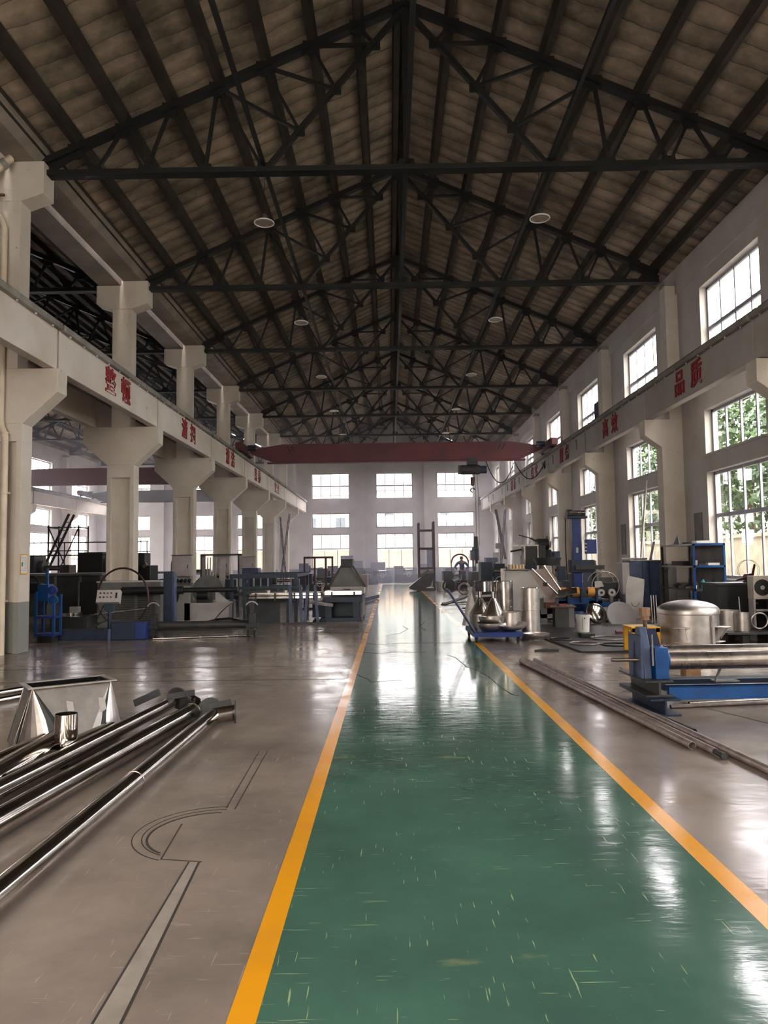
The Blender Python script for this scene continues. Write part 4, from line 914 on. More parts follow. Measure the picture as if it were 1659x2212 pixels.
t = thing('steel_hoop', 'large dark steel hoop standing upright behind the white console', 'hoop', (-5.93, 16.45, .87))
part('ring', G().torus((0, 0, 0), .64, .022, (.25, 1, 0), 64, 8), mat('dark_red_brown_steel', (58, 40, 42), .5, .3), t)
tag(part('steel_rod', G().bar((-6.62, 16.3, .21), (-6.1, 16.35, .42), .03, .03), BLK), 'dark thin rod leaning from the blue bed', 'rod')
t = thing('louvred_cabinet', 'grey cabinet with louvred front in front of the second left column', 'cabinet', (-6.6, 18.75, 0))
part('body', G().b(-.8, .8, 0, .6, 0, 1.16), GREYM, t, .008)
g = G()
for i in range(15): g.b(-.55, .62, -.02, 0, .22 + i * .045, .24 + i * .045, Matrix.Translation((0, 0, 0)))
part('louvre', g, BLKG, t); part('vertical_rib', G().b(.15, .22, -.025, 0, .15, .95), GREYM, t); part('top_cap', G().b(-.82, .82, -.02, .62, 1.14, 1.17), LGREY, t)
t = thing('dark_cabinet', 'black open-sided cabinet between the grey tank and the louvred cabinet', 'cabinet', (-7.75, 19.0, 0))
part('body', G().prism([(-.22, 0), (.3, 0), (.32, 1.2), (-.22, 1.15)], 'y', 0, .4), BLK, t, .006); part('edge_trim', G().bar((-.22, -.01, 0), (-.22, -.01, 1.15), .03, .02), GREYM, t)
t = thing('grey_tank', 'long dark grey sheet steel tank filling the first gap between the left columns', 'tank', (-9.6, 20.6, 0))
part('front_panel', G().b(-2.3, 1.55, 0, 1.6, 0, 1.3), BLKG, t, .01); part('rim', G().b(-2.34, 1.6, -.04, 1.64, 1.3, 1.36), GREYM, t, .006)
for x in (-1.5, -.6, .3, 1.0): part('stiffener', G().b(x - .03, x + .03, -.03, 0, .05, 1.28), GREYM, t)
part('ledge', G().b(-2.0, 1.8, -.5, 0, 0, .18), GREYM, t)
t = thing('stainless_ring_stack', 'bright stainless ring on the ledge before the grey tank', 'ring', (-7.85, 18.3, 0))
part('support', G().b(-.4, .5, -.3, .3, 0, .34), BLKG, t); part('ring', G().tube((0, 0, .34), (0, 0, .43), .26, .22, 40), SSM, t); part('block', G().b(-.1, .12, .1, .25, .34, .56), LGREY, t)
tag(part('long_rod', G().cyl((-7.5, 18.1, .36), (-6.0, 18.3, .5), .02, 12), SS), 'bright thin rod lying across the louvred cabinet foot', 'rod')
t = thing('rolling_mill', 'plate roller with a long black roll held by a blue upright', 'plate roller', (-5.4, 18.3, 0))
part('plinth', G().b(-.9, 1.6, -.5, .4, 0, .11), BLKG, t, .006); part('upright', G().b(-.1, .12, -.3, -.1, .11, 1.4), BLUED, t, .01); part('upright_side', G().b(.12, .17, -.3, -.1, .11, 1.36), BLUEG, t, .006)
part('roll', G().cyl((-1.2, .0, .94), (.3, 0, .94), .10, 28), BLK, t); part('roll_end', G().cyl((-1.26, 0, .94), (-1.2, 0, .94), .06, 24, .1), BLKG, t); part('journal', G().cyl((.3, 0, .94), (1.65, 0, .94), .062, 24), BLK, t)
t = thing('roller_bed', 'long roller bed on two black end stands low in the left area', 'roller bed', (-5.1, 16.05, 0))
for x, n_ in ((0, 1), (2.12, 2)):
    st = part('end_stand', G().b(x - .06, x + .06, -.1, .1, .05, .5).b(x - .03, x + .03, -.04, .04, .5, .8).b(x - .12, x + .12, -.13, .13, .2, .3), BLK, t, .006)
    part('wheel', G().cyl((x - .09, -.06, .08), (x - .05, -.06, .08), .08, 20), RUBB, st); part('wheel', G().cyl((x + .05, -.06, .08), (x + .09, -.06, .08), .08, 20), RUBB, st)
    part('saddle', G().torus((x, -.05, .62), .14, .014, (0, 1, 0), 16, 6, PI * .15, PI * .85), LGREY, st)
part('roller', G().cyl((.05, .05, .27), (2.08, .05, .27), .085, 28), BLKG, t)
tag(part('floor_bar', G().cyl((-5.02, 15.72, .02), (-3.08, 16.2, .02), .02, 12), SS), 'bright thin bar on the floor in front of the roller bed', 'bar')
t = thing('sheet_housing', 'pale grey sheet housing with a cut-out and dark blue side panel', 'machine housing', (-5.6, 20.2, 0))
part('front_panel', G().b(0, 1.2, 0, .02, .04, .52), LGREY, t, .004); part('side_panel', G().b(1.2, 1.22, 0, .9, .04, .54), LGREY, t); part('back_panel', G().b(0, 1.2, .9, .92, .04, .56), LGREY, t)
part('tall_panel', G().b(-.3, .16, 0, .02, .04, .98), LGREY, t, .004); part('blue_door', G().b(-1.1, -.3, .1, .5, .05, .76), BLUED, t, .006); part('base_rail', G().b(-1.2, 1.3, -.04, .96, 0, .05), WHITE, t)
part('gusset_panel', G().prism([(.8, .52), (1.2, .52), (.8, .86)], 'y', .2, .21), LGREY, t); part('drive', G().b(.25, .6, .3, .7, .1, .7).cyl((.3, .25, .72), (.6, .25, .72), .12, 16), BLK, t)
tag(part('floor_cable', G().path([(-4.9, 19.9, .03), (-4.6, 19.8, .1), (-4.3, 19.85, .12), (-4.0, 20.0, .03)], .03, 8), CABLE), 'black hose looping on the floor before the pale housing', 'hose')
tag(part('sheet_strip', G().path([(-4.6, 18.9, .0), (-4.35, 18.9, .3), (-4.15, 18.95, .5), (-3.9, 19.0, .64), (-3.68, 19.1, .72)], .012, 6), SS), 'thin curved bright strip beside the blue frame', 'strip')
t = thing('half_disc_guard', 'black curved guard standing behind the long roll', 'guard', (-6.0, 19.6, 0))
part('plate', G().cyl((0, 0, .78), (0, .05, .78), .42, 40), BLK, t); part('foot', G().b(-.3, .3, -.05, .15, 0, .5), BLKG, t)
tag(part('grey_disc', G().cyl((-5.3, 21.6, .8), (-5.3, 21.65, .8), .45, 40).b(-5.5, -5.1, 21.55, 21.7, 0, .5), GREYM), 'grey round plate behind the blue upright', 'disc')
t = thing('tube_rack', 'rack of upright pale tubes between two left columns', 'rack', (-6.1, 26.6, 0))
part('frame', G().b(-.7, -.64, 0, .5, 0, 1.9).b(.64, .7, 0, .5, 0, 1.9).b(-.7, .7, 0, .5, 1.86, 1.92), BLKG, t)
for i in range(4): part('tube', G().cyl((-.5 + i * .1, .1, .1), (-.48 + i * .1, .2, 1.8), .022, 10), LGREY, t)
part('panel', G().b(-.1, .1, .1, .13, 0, 1.7, Matrix.Rotation(.06, 4, 'Y')), LGREY, t); part('crate', G().b(.2, .6, 0, .4, 0, 1.0), BLUED, t)

t = thing('dark_frame_table', 'long dark blue welded frame with many dividers, left of the aisle', 'work frame', (-3.5, 21.15, 0))
for x in (-.9, .88):
    for y in (-.5, 2.4): part('leg', G().b(x - .04, x + .04, y - .04, y + .04, 0, 1.22), BLUED, t)
part('top_rail', G().b(-.95, .93, -.56, -.46, 1.16, 1.28), BLUED, t); part('top_rail', G().b(-.95, .93, 2.36, 2.46, 1.16, 1.28), BLUED, t); part('side_rail', G().b(-.95, -.87, -.5, 2.4, 1.18, 1.26), BLUED, t); part('side_rail', G().b(.85, .93, -.5, 2.4, 1.18, 1.26), BLUED, t)
part('mid_rail', G().b(-.95, .93, -.56, -.46, .86, .93).b(-.95, .93, 2.36, 2.46, .8, .87), TEAL, t)
for i in range(12): part('divider', G().b(-.8 + i * .145 - .015, -.8 + i * .145 + .015, -.3 + (i % 3) * .5, -.27 + (i % 3) * .5, .88, 1.18), BLKG if i % 2 else LGREY, t)
for x in (-.55, .65): part('inner_leg', G().b(x - .035, x + .035, -.52, -.45, 0, .88), TEAL, t)
part('lower_shelf', G().b(-.9, .88, -.45, 2.4, .68, .72), BLK, t)
t = thing('conveyor_table', 'stainless roller conveyor table on a dark tapered tank', 'conveyor', (-3.1, 19.3, 0))
part('tank', G().add([(-.55, 0, 0), (.15, .6, .0), (.15, .6, .66), (-.55, 0, .66), (-.75, .6, 0), (-.05, 1.2, 0), (-.05, 1.2, .66), (-.75, .6, .66)], [(0, 1, 2, 3), (4, 7, 6, 5), (0, 3, 7, 4), (1, 5, 6, 2), (3, 2, 6, 7), (0, 4, 5, 1)]), BLKG, t)
part('side_rail', G().b(-.55, 1.3, -.05, .0, .66, .71).b(-.55, 1.3, -.05, .0, .74, .78), SSM, t); part('deck', G().b(-.5, 1.25, 0, .7, .78, .80), SSR, t)
for i in range(4): part('bracket', G().b(-.4 + i * .5, -.36 + i * .5, -.08, -.04, .6, .8), BLK, t)
for x in (-.1, .35): part('knob', G().cyl((x, .2, .80), (x, .2, .86), .06, 16), SSR, t)
for a, b in ((.52, .6), (.78, .82), (.98, .9), (1.16, 1.24)): part('splayed_leg', G().bar((a, -.15, 1.0), (b - .05 if a < .7 else b, -.2, .0), .07, .05), BLUEG, t)
part('foot_bar', G().b(.35, 1.45, -.28, -.14, 0, .05), BLKG, t); part('outlet', G().bar((1.0, .0, .55), (1.6, .1, .46), .1, .08), SSM, t)
t = thing('transfer_table', 'dark blue box-legged table beside the left yellow line', 'table', (-1.27, 20.0, 0))
part('top_frame', G().b(-.55, .52, 0, 1.6, .5, .64), BLUED, t, .004); part('stainless_rail', G().b(-.5, .5, .02, .06, .70, .78).b(-.5, .5, .1, .8, .78, .80), SS, t)
for x in (-.4, .35): part('box_leg', G().b(x - .09, x + .09, .0, .12, .08, .5), BLUED, t, .004)
part('base', G().b(-.6, .5, -.06, .5, 0, .09), BLUED, t, .004); part('side_panel', G().b(.46, .52, .1, 1.6, .08, .5), GREYM, t); part('rear_tank', G().b(-.9, .4, .7, 1.5, .05, .5), TEAL, t)
for x in (-.3, .3): part('clamp', G().cyl((x, .0, .64), (x, .0, .78), .02, 10), BLK, t)
t = thing('pyramid_hopper', 'grey tapering chute with dark frame on the transfer table', 'chute', (-1.27, 22.0, .0))
part('front_panel', G().prism([(-.5, .85), (.5, .85), (.13, 1.42), (-.13, 1.42)], 'y', 0, .02), GREYM, t); part('lower_band', G().b(-.5, .5, 0, 1.0, .64, .86), LGREY, t)
part('frame_edge', G().bar((-.54, -.03, .84), (-.16, -.03, 1.46), .06, .07), BLKG, t); part('frame_edge', G().bar((.54, -.03, .84), (.16, -.03, 1.46), .06, .07), BLKG, t)
part('top_box', G().b(-.17, .17, -.06, .9, 1.42, 1.66), BLK, t, .006); part('body', G().add([(-.5, .02, .85), (.5, .02, .85), (.13, .02, 1.42), (-.13, .02, 1.42), (-.5, 1.0, .85), (.5, 1.0, .85), (.13, 1.0, 1.42), (-.13, 1.0, 1.42)], [(0, 1, 2, 3), (4, 7, 6, 5), (0, 3, 7, 4), (1, 5, 6, 2), (3, 2, 6, 7), (0, 4, 5, 1)]), BLUEG, t)
part('label_plate', G().b(-.12, .1, -.015, 0, .69, .78), RUST, t); part('support', G().b(-.5, .5, .0, 1.0, 0, .64), BLKG, t)
t = thing('open_stand', 'tall open dark frame of square tube behind the blue work frame', 'frame', (-2.45, 25.2, 0))
for x in (-.45, -.1, .28, .5): part('post', G().b(x - .03, x + .03, -.03, .03, 0, 1.72), RACKM, t)
part('top_bar', G().b(-.48, .53, -.03, .03, 1.7, 1.77), RACKM, t); part('base_bar', G().b(-.5, .55, -.3, .3, 0, .06), RACKM, t)
tag(part('timber_beam', G().bar((-.98, 28.6, .12), (-.52, 31.2, .12), .12, .14), BLUEG), 'dark bar lying at the edge of the aisle on the left', 'bar')
tag(part('timber_beam', G().bar((-1.35, 27.2, .1), (-.85, 30.0, .1), .1, .12), BLKG), 'second dark bar behind the one at the aisle edge', 'bar')

# ================================================================== RIGHT MIDDLE MACHINES
t = thing('feed_chute', 'large pale grey sheet chute with diagonal tubes behind the trolley', 'chute', (3.45, 18.9, 0))
part('front_sheet', G().prism([(-.55, .3), (.35, .3), (.55, .55), (.1, 1.28), (-.5, 1.32)], 'y', 0, .02), LGREY, t, .0)
part('side_sheet', G().prism([(.1, 1.3), (.65, 1.36), (1.05, .62), (.62, .5)], 'y', .25, .27), mat('pinkish_steel', (168, 150, 148), .4, .3), t)
part('left_post', G().b(-.62, -.5, .05, .12, 0, 1.36), SSR, t); part('top_edge', G().b(-.55, .12, -.03, .5, 1.3, 1.33), GREYM, t)
for k_, (a, b) in enumerate((((.15, -.03, 1.34), (.85, -.1, .62)), ((.5, .2, 1.42), (.95, .1, .7)))): part('diagonal_tube', G().cyl(a, b, .025, 14), SS, t)
part('tube_clamp', G().b(.42, .52, -.1, .0, .9, 1.0), BLK, t); part('lower_frame', G().b(.35, .5, -.05, .05, 0, .6).b(.72, .8, -.05, .05, 0, .8).b(.35, .8, -.05, .05, .1, .2), GREYM, t)
part('red_box', G().b(.45, .68, -.1, .05, .36, .5), MAROON, t); part('pink_plate', G().b(.42, .7, -.1, .08, .5, .64), mat('pinkish_steel', (168, 150, 148), .4, .3), t)
part('tray', G().add([(.55, -.3, .62), (1.2, -.35, .74), (1.3, .1, .86), (.7, .1, .78), (.55, -.3, .6), (1.2, -.35, .72), (1.3, .1, .84), (.7, .1, .76)], [(0, 1, 2, 3), (7, 6, 5, 4), (0, 4, 5, 1), (1, 5, 6, 2), (2, 6, 7, 3), (3, 7, 4, 0)]), SSM, t)
t = thing('parts_tray', 'cardboard tray of small round parts on top of the pale chute', 'tray', (3.22, 18.95, 1.33))
part('tray_box', G().b(-.2, .2, -.14, .14, 0, .03), mat('tan_card', (190, 166, 136), .8), t)
for i in range(5): part('part_cup', G().cyl((-.16 + i * .08, -.06, .03), (-.16 + i * .08, -.06, .12), .036, 12), mat('tan_part', (206, 186, 156), .6), t); part('part_cup', G().cyl((-.16 + i * .08, .05, .03), (-.16 + i * .08, .05, .13), .036, 12), mat('tan_part', (206, 186, 156), .6), t)
t = thing('cylinder_drum', 'stainless drum with a dark conical top between the chute and the blue column', 'drum', (4.22, 20.15, 0))
part('support', G().b(-.3, .4, -.2, .35, 0, .95), BLKG, t, .01); part('shell', G().cyl((0, 0, .8), (0, 0, 1.42), .24, 36), SS, t); part('cone', G().cyl((.05, 0, 1.42), (.05, 0, 1.62), .3, 32, .38), BLKG, t)
t = thing('welding_head', 'black motor and welding head cluster on a bracket left of the blue column', 'machine', (4.55, 21.9, 0))
part('stand', G().b(-.25, .3, 0, .4, 0, 1.3), BLUED, t, .01); part('motor', G().cyl((-.22, .0, 2.02), (.12, .0, 2.02), .17, 24), BLK, t); part('motor_end', G().cyl((.12, 0, 2.02), (.2, 0, 2.02), .1, 20), LGREY, t)
part('arm', G().bar((-1.0, -.1, 1.82), (-.2, 0, 1.95), .06, .05).bar((-.2, 0, 1.8), (.3, .1, 1.7), .1, .12), BLK, t); part('bracket', G().b(-.2, .2, -.1, .2, 1.3, 1.86), BLKG, t, .01)
part('handle_arm', G().bar((-.4, -.1, 2.2), (-.1, 0, 2.05), .04, .05).bar((-.75, -.1, 2.3), (-.4, -.1, 2.2), .03, .03), BLK, t)
for i in range(6): part('fitting', G().cyl((-.1 + .09 * i, -.12, 1.5 + .06 * (i % 3)), (-.1 + .09 * i, -.22, 1.5 + .06 * (i % 3)), .035, 12), GREYM, t)
t = thing('open_sheet_box', 'open black sheet box with bright edges on the machine left of the blue column', 'box', (3.95, 21.2, 0))
part('pedestal', G().b(-.2, .3, 0, .4, 0, 1.42), BLUED, t, .01); part('box_body', G().b(-.1, .5, 0, .5, 1.42, 1.98), BLK, t); part('edge_trim', G().b(-.12, -.08, -.03, 0, 1.4, 2.0).b(.26, .29, -.03, 0, 1.4, 2.0).b(-.4, .3, -.04, 0, 1.96, 2.0), SS, t)
t = thing('welding_column', 'tall blue welding manipulator column with a geared head', 'welding column', (5.27, 21.0, 0))
part('mast', G().b(-.12, .12, -.12, .12, .1, 2.72), BLUE2, t, .01); part('base', G().b(-.5, .5, -.5, .5, 0, .12), BLUED, t, .01); part('guide_rail', G().b(.12, .15, -.05, .05, .2, 2.6), SS, t)
hd = part('gear_head', G().b(-.26, .3, -.2, .2, 2.72, 2.78), BLUED, t, .005); part('gearbox', G().cyl((-.1, 0, 2.86), (.26, 0, 2.86), .09, 20).cyl((-.24, 0, 2.86), (-.1, 0, 2.86), .12, 20), BLKG, hd); part('shaft', G().cyl((-.2, -.12, 2.9), (.25, -.12, 2.88), .03, 12), SS, hd)
part('control_box', G().b(.22, .5, -.3, -.06, 1.72, 2.12), BLUE2, t, .008); part('scale_plate', G().b(-.03, .03, -.125, -.12, 1.75, 1.9), LGREY, t); part('carriage', G().b(-.2, .45, -.22, .16, 1.2, 1.55), BLUED, t, .01)
for i in range(3): part('indicator', G().cyl((.19, -.3, 1.8 + i * .1), (.19, -.34, 1.8 + i * .1), .025, 10), LGREY, t)
part('cross_slide', G().b(-.1, .7, -.3, -.1, 1.28, 1.4), BLKG, t); part('drag_cable', G().path([(-.3, -.1, 2.7), (-.32, -.1, 2.0), (-.3, -.1, 1.0)], .015, 6), CABLE, t)
t = thing('tank_rotator', 'blue tank rotator with amber rubber rollers', 'tank rotator', (4.92, 19.75, 0))
part('frame', G().b(-.65, .65, -.35, .35, 0, .16).b(-.6, -.3, -.3, .3, .16, .5).b(.25, .6, -.3, .3, .16, .5).b(-.65, .6, -.3, -.24, .4, .56), BLUE, t, .008)
for x in (-.42, -.08, .32): part('roller', G().cyl((x - .1, -.28, .72), (x + .08, -.28, .72), .125, 28), ORNG, t); part('hub', G().cyl((x - .12, -.28, .72), (x + .1, -.28, .72), .045, 16), BLUED, t); part('cheek', G().b(x + .1, x + .15, -.4, -.16, .45, .82), BLUED, t)
t = thing('ring_with_rollers', 'big thin steel hoop with two pale round rollers on a blue stand', 'machine', (5.75, 19.9, 0))
part('hoop', G().torus((0, 0, .86), .36, .014, (0, 1, 0), 56, 8), TUBE, t); part('rear_hoop', G().torus((-.06, .25, .88), .36, .014, (0, 1, 0), 56, 8, .3, PI), TUBE, t)
for x in (-.15, .13): rr = part('roller', G().cyl((x, -.12, .68), (x, -.04, .68), .095, 28), LGREY, t); part('bore', G().cyl((x, -.13, .68), (x, -.12, .68), .035, 16), BLK, rr)
part('stand', G().b(-.6, .6, -.2, .3, 0, .12).b(-.3, .6, -.12, -.06, .3, .42).b(-.3, .6, -.12, -.06, .12, .18), BLUE, t, .005)
for x in (-.2, .12): part('post', G().b(x - .04, x + .04, -.1, -.02, .12, .6), GREYM, t)
part('brace', G().bar((.62, -.1, 0), (.35, -.05, .7), .03, .03), BLUED, t); part('bracket', G().prism([(-.3, .8), (-.06, .84), (-.12, .98), (-.3, .98)], 'y', -.06, -.04), LGREY, t); part('gear_block', G().b(-.1, .4, .05, .25, .5, .95), BLK, t, .02)
t = thing('roller_cart', 'short row of small grey rollers on the floor before the blue column', 'roller', (4.9, 18.75, 0))
part('bar', G().b(0, .72, -.02, .02, .03, .06), BLKG, t)
for i in range(5): part('roller', G().cyl((.05 + i * .14, 0, .07), (.12 + i * .14, 0, .07), .07, 16), GREYM, t)
t = thing('gas_cylinder', 'dark gas cylinder standing by the right wall behind the hoop', 'gas cylinder', (6.5, 23.6, 0))
part('bottle', G().lathe([(0, 0), (.12, 0), (.12, 1.15), (.1, 1.26), (.045, 1.36), (.04, 1.42), (0, 1.42)], 28), BLK, t); part('valve', G().b(-.03, .03, -.03, .03, 1.42, 1.52), RUST, t)
t = thing('machine_cabinet', 'dark blue power cabinet by the right wall left of the shelf', 'cabinet', (6.95, 20.3, 0))
part('body', G().b(-.42, .45, 0, .6, 0, 1.52), BLUEG, t, .01); part('door_gap', G().b(-.08, -.05, -.01, 0, .1, 1.48).b(.1, .13, -.01, 0, .1, 1.48), BLUED, t); part('side_block', G().b(-.62, -.42, 0, .5, .6, 1.46), LGREY, t, .01); part('top_pipe', G().cyl((-.6, .1, 1.56), (.1, .1, 1.56), .03, 12), LGREY, t)
t = thing('leaning_sheet', 'pale grey bent sheet panel leaning in front of the dark blue cabinet', 'sheet panel', (6.3, 19.6, 0))
part('panel', G().add([(-.12, 0, 0), (.3, .02, 0), (.42, .1, .95), (.42, .1, 1.02), (.0, .1, 1.12), (-.1, .05, .8), (-.12, .015, 0), (.3, .035, 0), (.42, .115, .95), (.42, .115, 1.02), (.0, .115, 1.12), (-.1, .065, .8)], [(0, 1, 2, 3, 4, 5), (11, 10, 9, 8, 7, 6), (0, 6, 7, 1), (1, 7, 8, 2), (2, 8, 9, 3), (3, 9, 10, 4), (4, 10, 11, 5), (5, 11, 6, 0)]), LGREY, t, smooth=False)
part('handle', G().torus((.12, -.02, .42), .1, .008, (0, 1, 0), 16, 6, PI, 2 * PI), GREYM, t)
for i in range(3): tag(part('upright_tube', G().cyl((6.72 + i * .065, 19.2, .0), (6.72 + i * .065, 19.26, .62), .016, 12), SS), 'short bright tube standing beside the pale leaning sheet, %s' % ('left', 'middle', 'right')[i], 'tube', 'three short upright tubes')
for i, (x, y, tx, tz, m_) in enumerate([(7.35, 24.1, 7.6, 1.5, GREYM), (7.45, 22.9, 7.7, 1.3, GREYM), (7.2, 21.6, 7.72, 2.05, BLKG), (7.3, 22.1, 7.74, 3.9, CONC)]):
    tag(part('leaning_board', G().bar((x, y, 0), (tx, y + .1, tz), .12, .03, (1, 0, 0)), m_), ['grey board leaning on the right wall, the farthest', 'grey board leaning on the right wall, middle one', 'dark bent bar leaning on the right wall beside the cabinet', 'tall pale batten leaning on the right wall'][i], 'board')
t = thing('hose_reel', 'dark hose hanging in a loop beside the dark blue cabinet', 'hose', (7.35, 19.4, 0))
part('hose', G().path([(-.1, 0, 1.3), (-.25, 0, 1.2), (-.28, 0, .8), (-.32, 0, .4), (-.4, 0, .1)], .025, 8), CABLE, t); part('hanger', G().b(-.12, .1, -.02, .6, 0, 1.42), GREYM, t)

t = thing('steel_shelf', 'blue steel shelf rack with white edges by the right wall', 'shelf', (6.6, 16.2, 0))
for (x, y, m_) in ((.02, .02, BLUE), (.68, .02, BLUE), (.02, 1.88, BLK), (.68, 1.88, BLUED)): part('post', G().b(x - .02, x + .025, y - .02, y + .025, 0, 1.88), m_, t, .002)
for z in (1.85, 1.37, .86, .3):
    part('shelf_board', G().b(.02, .68, .02, 1.88, z, z + .015), GREYM, t)
    part('front_edge', G().b(0, .7, 0, .02, z - .01, z + .04), BLUE if z > 1 else BLKG, t); part('side_edge', G().b(0, .02, 0, 1.9, z - .01, z + .03), LGREY if z > 1 else BLKG, t)
part('back_panel', G().b(.69, .7, .02, 1.88, .86, 1.85), GREYM, t)
def onshelf(name, g, m_, label, cat, grp='things stored on the blue shelf', bev=.003): return tag(part(name, g, m_, None, bev), label, cat, grp)
onshelf('white_box', G().b(6.75, 7.1, 16.35, 16.6, 1.866, 1.95), WHITE, 'white flat box on top of the blue shelf', 'box')
onshelf('steel_bracket', G().prism([(17.2, 1.866), (17.6, 1.866), (17.3, 2.1)], 'x', 6.7, 6.73), BLKG, 'dark triangular bracket on top of the blue shelf', 'bracket')
onshelf('metal_plates', G().b(6.65, 7.1, 16.8, 17.7, 1.866, 1.89, Matrix.Identity(4)), TUBE, 'thin metal plate lying on top of the blue shelf', 'plate')
onshelf('coiled_hose', G().torus((6.85, 17.0, 1.91), .14, .018, (0, 0, 1), 24, 8), BLK, 'small coil of hose on top of the blue shelf', 'hose', bev=0)
onshelf('white_carton', G().b(6.95, 7.2, 16.26, 16.4, 1.386, 1.46), WHITE, 'white carton on the upper shelf board, right end', 'box')
onshelf('small_jar', G().cyl((6.72, 16.4, 1.386), (6.72, 16.4, 1.52), .05, 16), LGREY, 'pale jar on the upper shelf board', 'jar', bev=0)
onshelf('parts_bin', G().b(6.76, 6.92, 16.3, 16.5, 1.386, 1.44), RUST, 'rusty parts bin on the upper shelf board', 'bin')
onshelf('tool_case', G().b(6.66, 6.95, 16.9, 17.6, 1.386, 1.5), BLK, 'black tool case on the upper shelf board', 'case')
onshelf('black_canister', G().cyl((6.8, 16.7, 1.386), (6.8, 16.7, 1.6), .06, 16), BLK, 'black canister at the middle of the upper shelf board', 'canister', bev=0)
rn = random.Random(11)
for i, (nm, m_, l) in enumerate([('spray_bottle', WHITE, 'white bottle'), ('paint_can', GREYM, 'grey can'), ('spray_can', mat('cyan_plastic', (70, 190, 200), .4), 'cyan spray can'), ('paint_can', LGREY, 'pale can'), ('oil_bottle', GREENL, 'green bottle'), ('paint_can', BLKG, 'dark can')]):
    x = 6.68 + i * .09; onshelf(nm, G().cyl((x, 16.35 + .12 * (i % 2), .876), (x, 16.35 + .12 * (i % 2), .97 + .05 * (i % 3)), .038, 14).cyl((x, 16.35 + .12 * (i % 2), .97 + .05 * (i % 3)), (x, 16.35 + .12 * (i % 2), 1.0 + .05 * (i % 3)), .016, 10), m_, '%s on the lower board of the blue shelf, %s from the left' % (l, TH[i]), 'container', bev=0)
onshelf('blue_crate', G().b(6.95, 7.26, 16.26, 16.5, .876, .96), BLUE, 'blue plastic crate on the lower board of the blue shelf', 'crate')
for i in range(6): onshelf('machine_part', G().cyl((6.66 + .05 * (i % 2), 16.8 + i * .17, .9), (6.85, 16.82 + i * .17, .92 + .03 * (i % 2)), .035 + .008 * (i % 3), 12), (TUBE, BLKG, GREYM)[i % 3], '%s machine part in the row deeper on the lower shelf board' % TH[i], 'machine part', bev=0)
t = thing('welder', 'small dark welding set with a tubular handle under the blue shelf', 'welder', (6.35, 15.9, 0))
part('body', G().b(-.22, .2, -.1, .25, .08, .55), BLKG, t, .01); part('handle', G().path([(-.18, -.05, .55), (-.18, -.05, .68), (.17, -.05, .68), (.17, -.05, .55)], .012, 8), GREYM, t); part('vent', G().b(-.14, .12, -.11, -.1, .4, .43).b(-.14, .12, -.11, -.1, .33, .36), LGREY, t)
for x in (-.17, .15): part('wheel', G().cyl((x - .02, -.05, .08), (x + .02, -.05, .08), .08, 16), RUBB, t)
t = thing('black_workbench', 'black steel cabinet workbench under the nearest right window', 'workbench', (7.08, 15.1, 0))
part('cabinet', G().b(-.62, .68, -.35, .35, .06, 1.02), BLK, t, .008); part('worktop', G().b(-.66, .7, -.4, .4, 1.02, 1.07), BLKG, t, .006); part('door_line', G().b(.0, .01, -.36, -.35, .1, .98), BLKG, t); part('door_handle', G().b(.0, .16, -.37, -.35, .66, .675), LGREY, t)
t = thing('pedestal_fan', 'wire cage fan with dark red hub and one visible blade on the black workbench', 'fan', (7.2, 14.95, 1.07))
part('cage', G().torus((0, 0, .24), .21, .004, (0, 1, 0), 48, 6).torus((0, .06, .24), .21, .004, (0, 1, 0), 48, 6), GREYM, t); part('hub', G().cyl((0, -.05, .1), (0, .12, .1), .08, 20), mat('dark_red_enamel', (92, 40, 44), .4), t)
part('blade', G().prism([(.02, .12), (.07, .12), (.12, .35), (.1, .37), (.08, .36)], 'y', -.03, -.02), mat('dark_red_enamel', (92, 40, 44), .4), t); part('blade', G().prism([(-.3, .03), (-.05, .07), (-.05, .12), (-.28, .06)], 'y', -.03, -.02), mat('dark_red_enamel', (92, 40, 44), .4), t); part('base', G().cyl((0, 0, 0), (0, 0, .03), .12, 24), BLKG, t)
t = thing('cooling_unit', 'white cooling unit with a round black fan on a metal stand at the right edge', 'cooling unit', (7.08, 14.25, 0))
part('casing', G().b(-.21, .21, -.12, .12, .78, 1.22), mat('warm_white_casing', (206, 196, 186), .45), t, .012); part('fan_opening', G().cyl((-.04, -.125, 1.0), (-.04, -.12, 1.0), .155, 36), BLK, t); part('fan_hub', G().cyl((-.04, -.135, 1.0), (-.04, -.125, 1.0), .04, 16), LGREY, t)
for x in (-.19, .19): part('stand_leg', G().b(x - .02, x + .02, -.1, .1, 0, .78), LGREY, t)
part('stand_shelf', G().b(-.2, .2, -.1, .1, .55, .58), LGREY, t)
t = thing('dark_machine', 'black machine body behind the rollers at the right edge', 'machine', (7.35, 14.55, 0)); t.location = (7.42, 14.35, 0)
part('body', G().b(-.08, .3, -.35, .25, 0, 1.0), BLKG, t, .01)
for i, (a, b) in enumerate((((5.35, 17.1, .05), (6.4, 16.3, .05)), ((5.4, 16.6, .05), (6.3, 15.6, .05)), ((5.6, 15.9, .12), (6.1, 16.6, .25)), ((4.7, 14.4, .05), (5.35, 14.9, .04)))):
    tag(part('scrap_bar', G().bar(a, b, .05, .03), (TUBE, WOOD, GREYM, BLKG)[i]), '%s in the scrap heap between the tank and the leaning disc' % ('long grey bar', 'pale wooden strip', 'raised grey bar', 'short dark bar')[i], 'bar')

